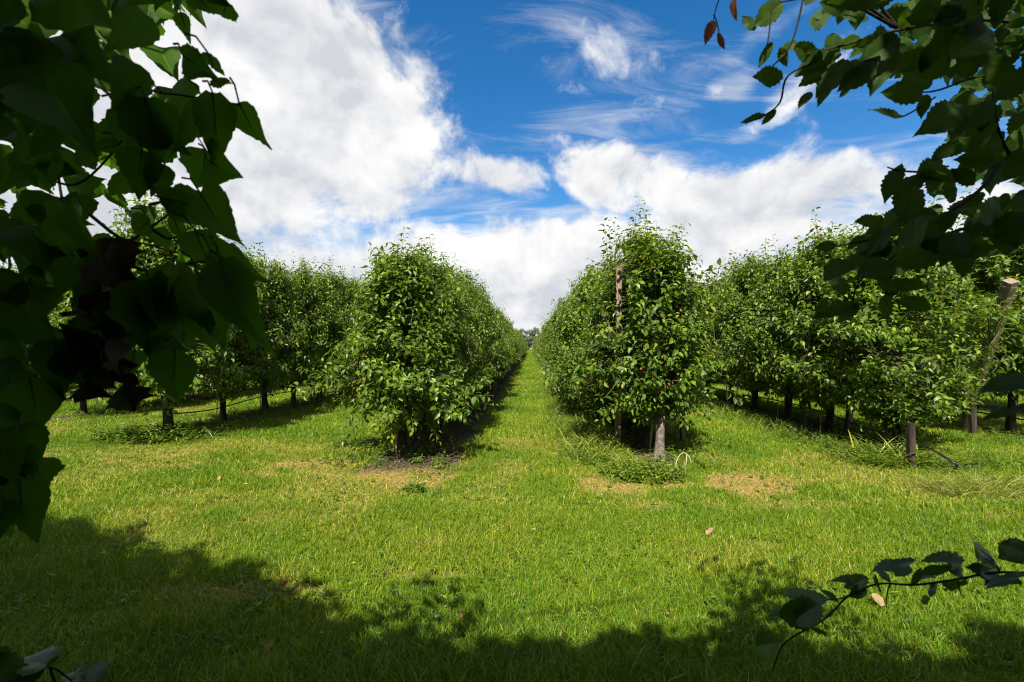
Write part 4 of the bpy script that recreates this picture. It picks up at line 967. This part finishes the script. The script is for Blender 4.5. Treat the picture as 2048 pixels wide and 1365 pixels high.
for pts, r0 in [([(2140, 1150, .86), (2000, 1145, .84), (1920, 1158, .83), (1830, 1170, .82), (1760, 1168, .82), (1700, 1190, .8), (1650, 1238, .8), (1585, 1275, .79), (1560, 1300, .79), (1545, 1345, .8)], .0024), ([(1780, 1168, .82), (1775, 1185, .83), (1772, 1210, .84)], .0012), ([(1915, 1158, .83), (1918, 1175, .84), (1922, 1190, .84)], .0012), ([(2000, 1145, .84), (1985, 1120, .83), (1960, 1100, .82)], .0015), ([(1700, 1190, .8), (1680, 1198, .79), (1655, 1200, .78)], .0012)]:
    stem(low_s, pts, r0, .0010)
e = at(2140, 1150, .86); wtube(low_s, [e, (1.35, .45, 1.0), (1.6, .1, .55), (1.68, -.05, -.03)], .0024, .010)
sh_l, sh_s = MB(), MB()
for h in [(100, 1330, 20, 1312, .6, .72, .7, .9), (95, 1325, 118, 1320, .9, .72, .7, .5), (-30, 1335, 70, 1352, .75, .70, .5, .8), (60, 1375, -20, 1340, .8, .7, .4, .5), (190, 1375, 110, 1352, .8, .72, .5, .7), (180, 1385, 150, 1338, .8, .72, .5, .4), (200, 1380, 240, 1356, .5, .73, .8, .6), (40, 1345, 48, 1306, .7, .72, .6, .3), (-20, 1300, 15, 1330, .8, .7, .4, .1)]:
    fleaf(sh_l, *h[:4], h[4], h[5], h[6], .02, P_IVY, h[7], .1, .3, 1, .09)
stem(sh_s, [(-60, 1345, .74), (20, 1345, .74), (100, 1335, .73), (150, 1365, .73), (215, 1385, .73)], .002, .001); stem(sh_s, [(100, 1335, .73), (120, 1400, .74), (130, 1480, .78)], .002, .002); e = at(130, 1480, .78); wtube(sh_s, [e, e * (1, 1, .5) + (-.03, .02, 0), e * (1, 1, 0) + (-.04, .03, -.02)], .002, .006)

# ------------------------------------------------------------------ the sheltering trees the photograph is taken from under
def leafy_mass(m, rng, n, pos_fn, size, tint_rng=(0, 1), mat=0, droop=.3):
    P = pos_fn(n); n = len(P)
    D = norm(rng.normal(0, 1, (n, 3)) + np.array([0, 0, -droop])); U = norm(rng.normal(0, .6, (n, 3)) + np.array([0, 0, 1.]))
    put_leaves(m, ST, P, D, U, size * rng.uniform(.7, 1.3, n), rng.uniform(*tint_rng, n), rng, mat, rng.uniform(1, 1.5, n))
def shelter(x, y, H, rx, ye, seed, n, label, zlow=.1):
    rng = np.random.default_rng(seed); root = empty('beech_tree', (x, y, 0), label, 'tree', 'shelter trees over the camera')
    w = MB(); k = 8; zz = np.linspace(-.1, H * .85, k); sw = np.cumsum(rng.normal(0, .04, (k, 2)), 0)
    pts = np.stack([sw[:, 0], sw[:, 1], zz], 1); w.tube(pts, np.linspace(.13, .02, k), 10, 0, .5, True, .08, rng)
    for i in range(22):
        z = rng.uniform(.4, H * .8); a = rng.uniform(0, 2 * PI); b = np.array([np.interp(z, zz, pts[:, 0]), np.interp(z, zz, pts[:, 1]), z]); f = rng.uniform(.6, .95)
        e = b + np.array([math.cos(a) * rx * f, math.sin(a) * .7 * f, rng.uniform(.1, .6)])
        t = np.linspace(0, 1, 5)[:, None]; w.tube(b + (e - b) * t + rng.normal(0, .02, (5, 3)), np.linspace(.035, .008, 5), 5, 0)
    w.build('trunk', DTWIG, root)
    c = MB()
    def pos(n):
        # the crown leans out over the camera; its outer face slopes back towards the top
        z = rng.uniform(zlow, H, n) ; xx = rng.uniform(-1, 1, n) * rx * np.interp(z / H, [0, .6, .9, 1], [.9, 1, .85, .5])
        gx = xx + x + .17 * z
        edge = np.interp(gx, [-9, -4, -3, -2, -1.2, -.6, 0, .8, 1.6, 2.3, 3.5, 7], [3.75, 3.75, 3.5, 2.95, 2.5, 2.34, 2.25, 2.3, 2.4, 2.4, 2.3, 2.2])
        front = edge + ye - .82 * z + .20 * np.sin(3.1 * gx + z + seed) + .14 * np.sin(7 * gx - 2 * z) + .08 * np.sin(15 * gx + 5 * z)
        front = np.where(z < 2.75, np.minimum(front, -.5), front)
        back = -2.5
        f = rng.random(n) ** .8
        yy = np.maximum(back, front) * f + back * (1 - f)
        k = front > back
        return np.stack([xx, yy - y, z], 1)[k]
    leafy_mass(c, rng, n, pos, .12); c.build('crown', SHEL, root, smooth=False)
    return root
lowt = shelter(1.9, -1.5, 5.4, 1.5, 0, 1, 24000, 'beech tree whose dark leafy boughs hang into the upper right corner')
lowt['category'] = 'tree'
for mesh, nm, mt in ((beech_s, 'boughs', DTWIG), (beech_l, 'foliage', BEECH), (rust_l, 'withered_leaves', RUST)):
    o = mesh.build(nm, mt); o.parent = lowt; o.location = tuple(-np.array(lowt.location))
    if nm == 'withered_leaves': o['label'] = 'small rust red withered leaves on a thin twig'
for mesh, nm, mt in ((low_s, 'stem', DTWIG), (low_l, 'foliage', LOWL)):
    o = mesh.build(nm, mt)
    if nm == 'stem': lb = empty('low_branch', tuple(at(2140, 1150, .86)), 'low leafy branch reaching in over the grass at the lower right', 'branch')
    o.parent = lb; o.location = tuple(-np.array(lb.location))
for mesh, nm, mt in ((sh_s, 'stem', DTWIG), (sh_l, 'foliage', LOWL)):
    o = mesh.build(nm, mt)
    if nm == 'stem': lb = empty('leafy_shoot', tuple(at(130, 1480, .78)), 'dull grey-green leafy shoot poking up at the lower left corner', 'shoot')
    o.parent = lb; o.location = tuple(-np.array(lb.location))
shelter(-.6, -1.55, 5.2, 1.5, 0, 2, 17000, 'beech tree standing right behind the camera')
shelter(-3.0, -1.45, 5.6, 1.5, 0, 3, 17000, 'tall beech tree behind the climbing vine')
shelter(-5.4, -1.4, 6.4, 1.5, 0, 4, 19000, 'beech tree left of the climbing vine')
shelter(-8.2, -1.4, 6.2, 1.6, 0, 6, 14000, 'beech tree farthest left of the climbing vine')
shelter(4.5, -1.4, 5.3, 1.6, 0, 5, 14000, 'beech tree beyond the right edge')

# ------------------------------------------------------------------ trees beyond the orchard
def big_tree(x, y, H, r, seed, n, label, s, group=None, zlow=.25, open_=0.0):
    rng = np.random.default_rng(seed); root = empty('broadleaf_tree', (x, y, 0), label, 'tree', group)
    w = MB(); k = 7; zz = np.linspace(-.2, H * .75, k); sw = np.cumsum(rng.normal(0, .02 * H, (k, 2)), 0) * .5
    pts = np.stack([sw[:, 0], sw[:, 1], zz], 1); w.tube(pts, np.linspace(.035 * H, .006 * H, k), 8, 0, .5, True, .06, rng)
    cl = []
    for i in range(26):
        z = H * rng.uniform(zlow, .78); a = rng.uniform(0, 2 * PI); f = rng.uniform(.35, .95)
        b = np.array([np.interp(z, zz, pts[:, 0]), np.interp(z, zz, pts[:, 1]), z]); wz = math.sin(PI * min(1, max(.12, (z / H - zlow * .6) / (1.02 - zlow * .6)))) ** .6
        e = b + np.array([math.cos(a) * r * f * wz, math.sin(a) * r * f * wz, H * rng.uniform(.06, .2)])
        t = np.linspace(0, 1, 5)[:, None]; w.tube(b + (e - b) * t + rng.normal(0, .008 * H, (5, 3)), np.linspace(.010 * H, .003 * H, 5), 5, 0); cl.append(e)
    cl.append(np.array([sw[-1, 0], sw[-1, 1], H * .88])); cl = np.array(cl)
    w.build('trunk', BARK, root); c = MB()
    def pos(n):
        i = rng.integers(0, len(cl), n); d = norm(rng.normal(0, 1, (n, 3))) * (rng.random(n) ** .45)[:, None]
        return cl[i] + d * np.array([r * .34, r * .34, H * .10]) * rng.uniform(.7, 1.15, (n, 1))
    leafy_mass(c, rng, n, pos, s); c.build('crown', FAR_HAZED, root, smooth=False)
for x, y, H, r, lab in [(-5.2, 205, 9.8, 4.0, 'hazy grey-green tree left of centre beyond the end of the lane'), (1.6, 200, 10.6, 4.6, 'hazy grey-green tree beyond the end of the lane, its crown above the right row'), (-.9, 185, 6.0, 2.6, 'lower leafy tree closing the end of the lane'), (-13, 215, 8.5, 4.5, 'tree beyond the far end of the left row'), (11, 215, 9.5, 5, 'tree beyond the far end of the right row')]:
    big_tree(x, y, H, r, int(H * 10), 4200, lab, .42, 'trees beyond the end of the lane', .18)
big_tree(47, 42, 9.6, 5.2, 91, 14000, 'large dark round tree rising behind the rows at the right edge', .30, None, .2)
g = at_y(1064, 700, 122); cane((g[0], 122, 0), (g[0], 122, 2.0), .06, 'pale distant post at the far end of the lane', CANE, 'boundary_post')

# ------------------------------------------------------------------ render settings
SC.view_settings.view_transform = 'Standard'; SC.view_settings.look = 'None'; SC.view_settings.exposure = EXPO; SC.view_settings.gamma = 1
SC.render.film_transparent = False; SC.cycles.pixel_filter_type = 'BLACKMAN_HARRIS'; SC.cycles.filter_width = 1.1
SC.cycles.max_bounces = 7; SC.cycles.diffuse_bounces = 4; SC.cycles.glossy_bounces = 2; SC.cycles.transmission_bounces = 3; SC.cycles.transparent_max_bounces = 4
SC.cycles.use_denoising = True; SC.cycles.denoising_prefilter = 'NONE'; SC.cycles.denoising_input_passes = 'RGB_ALBEDO_NORMAL'
SC.cycles.caustics_reflective = False; SC.cycles.caustics_refractive = False
SC.render.use_persistent_data = False
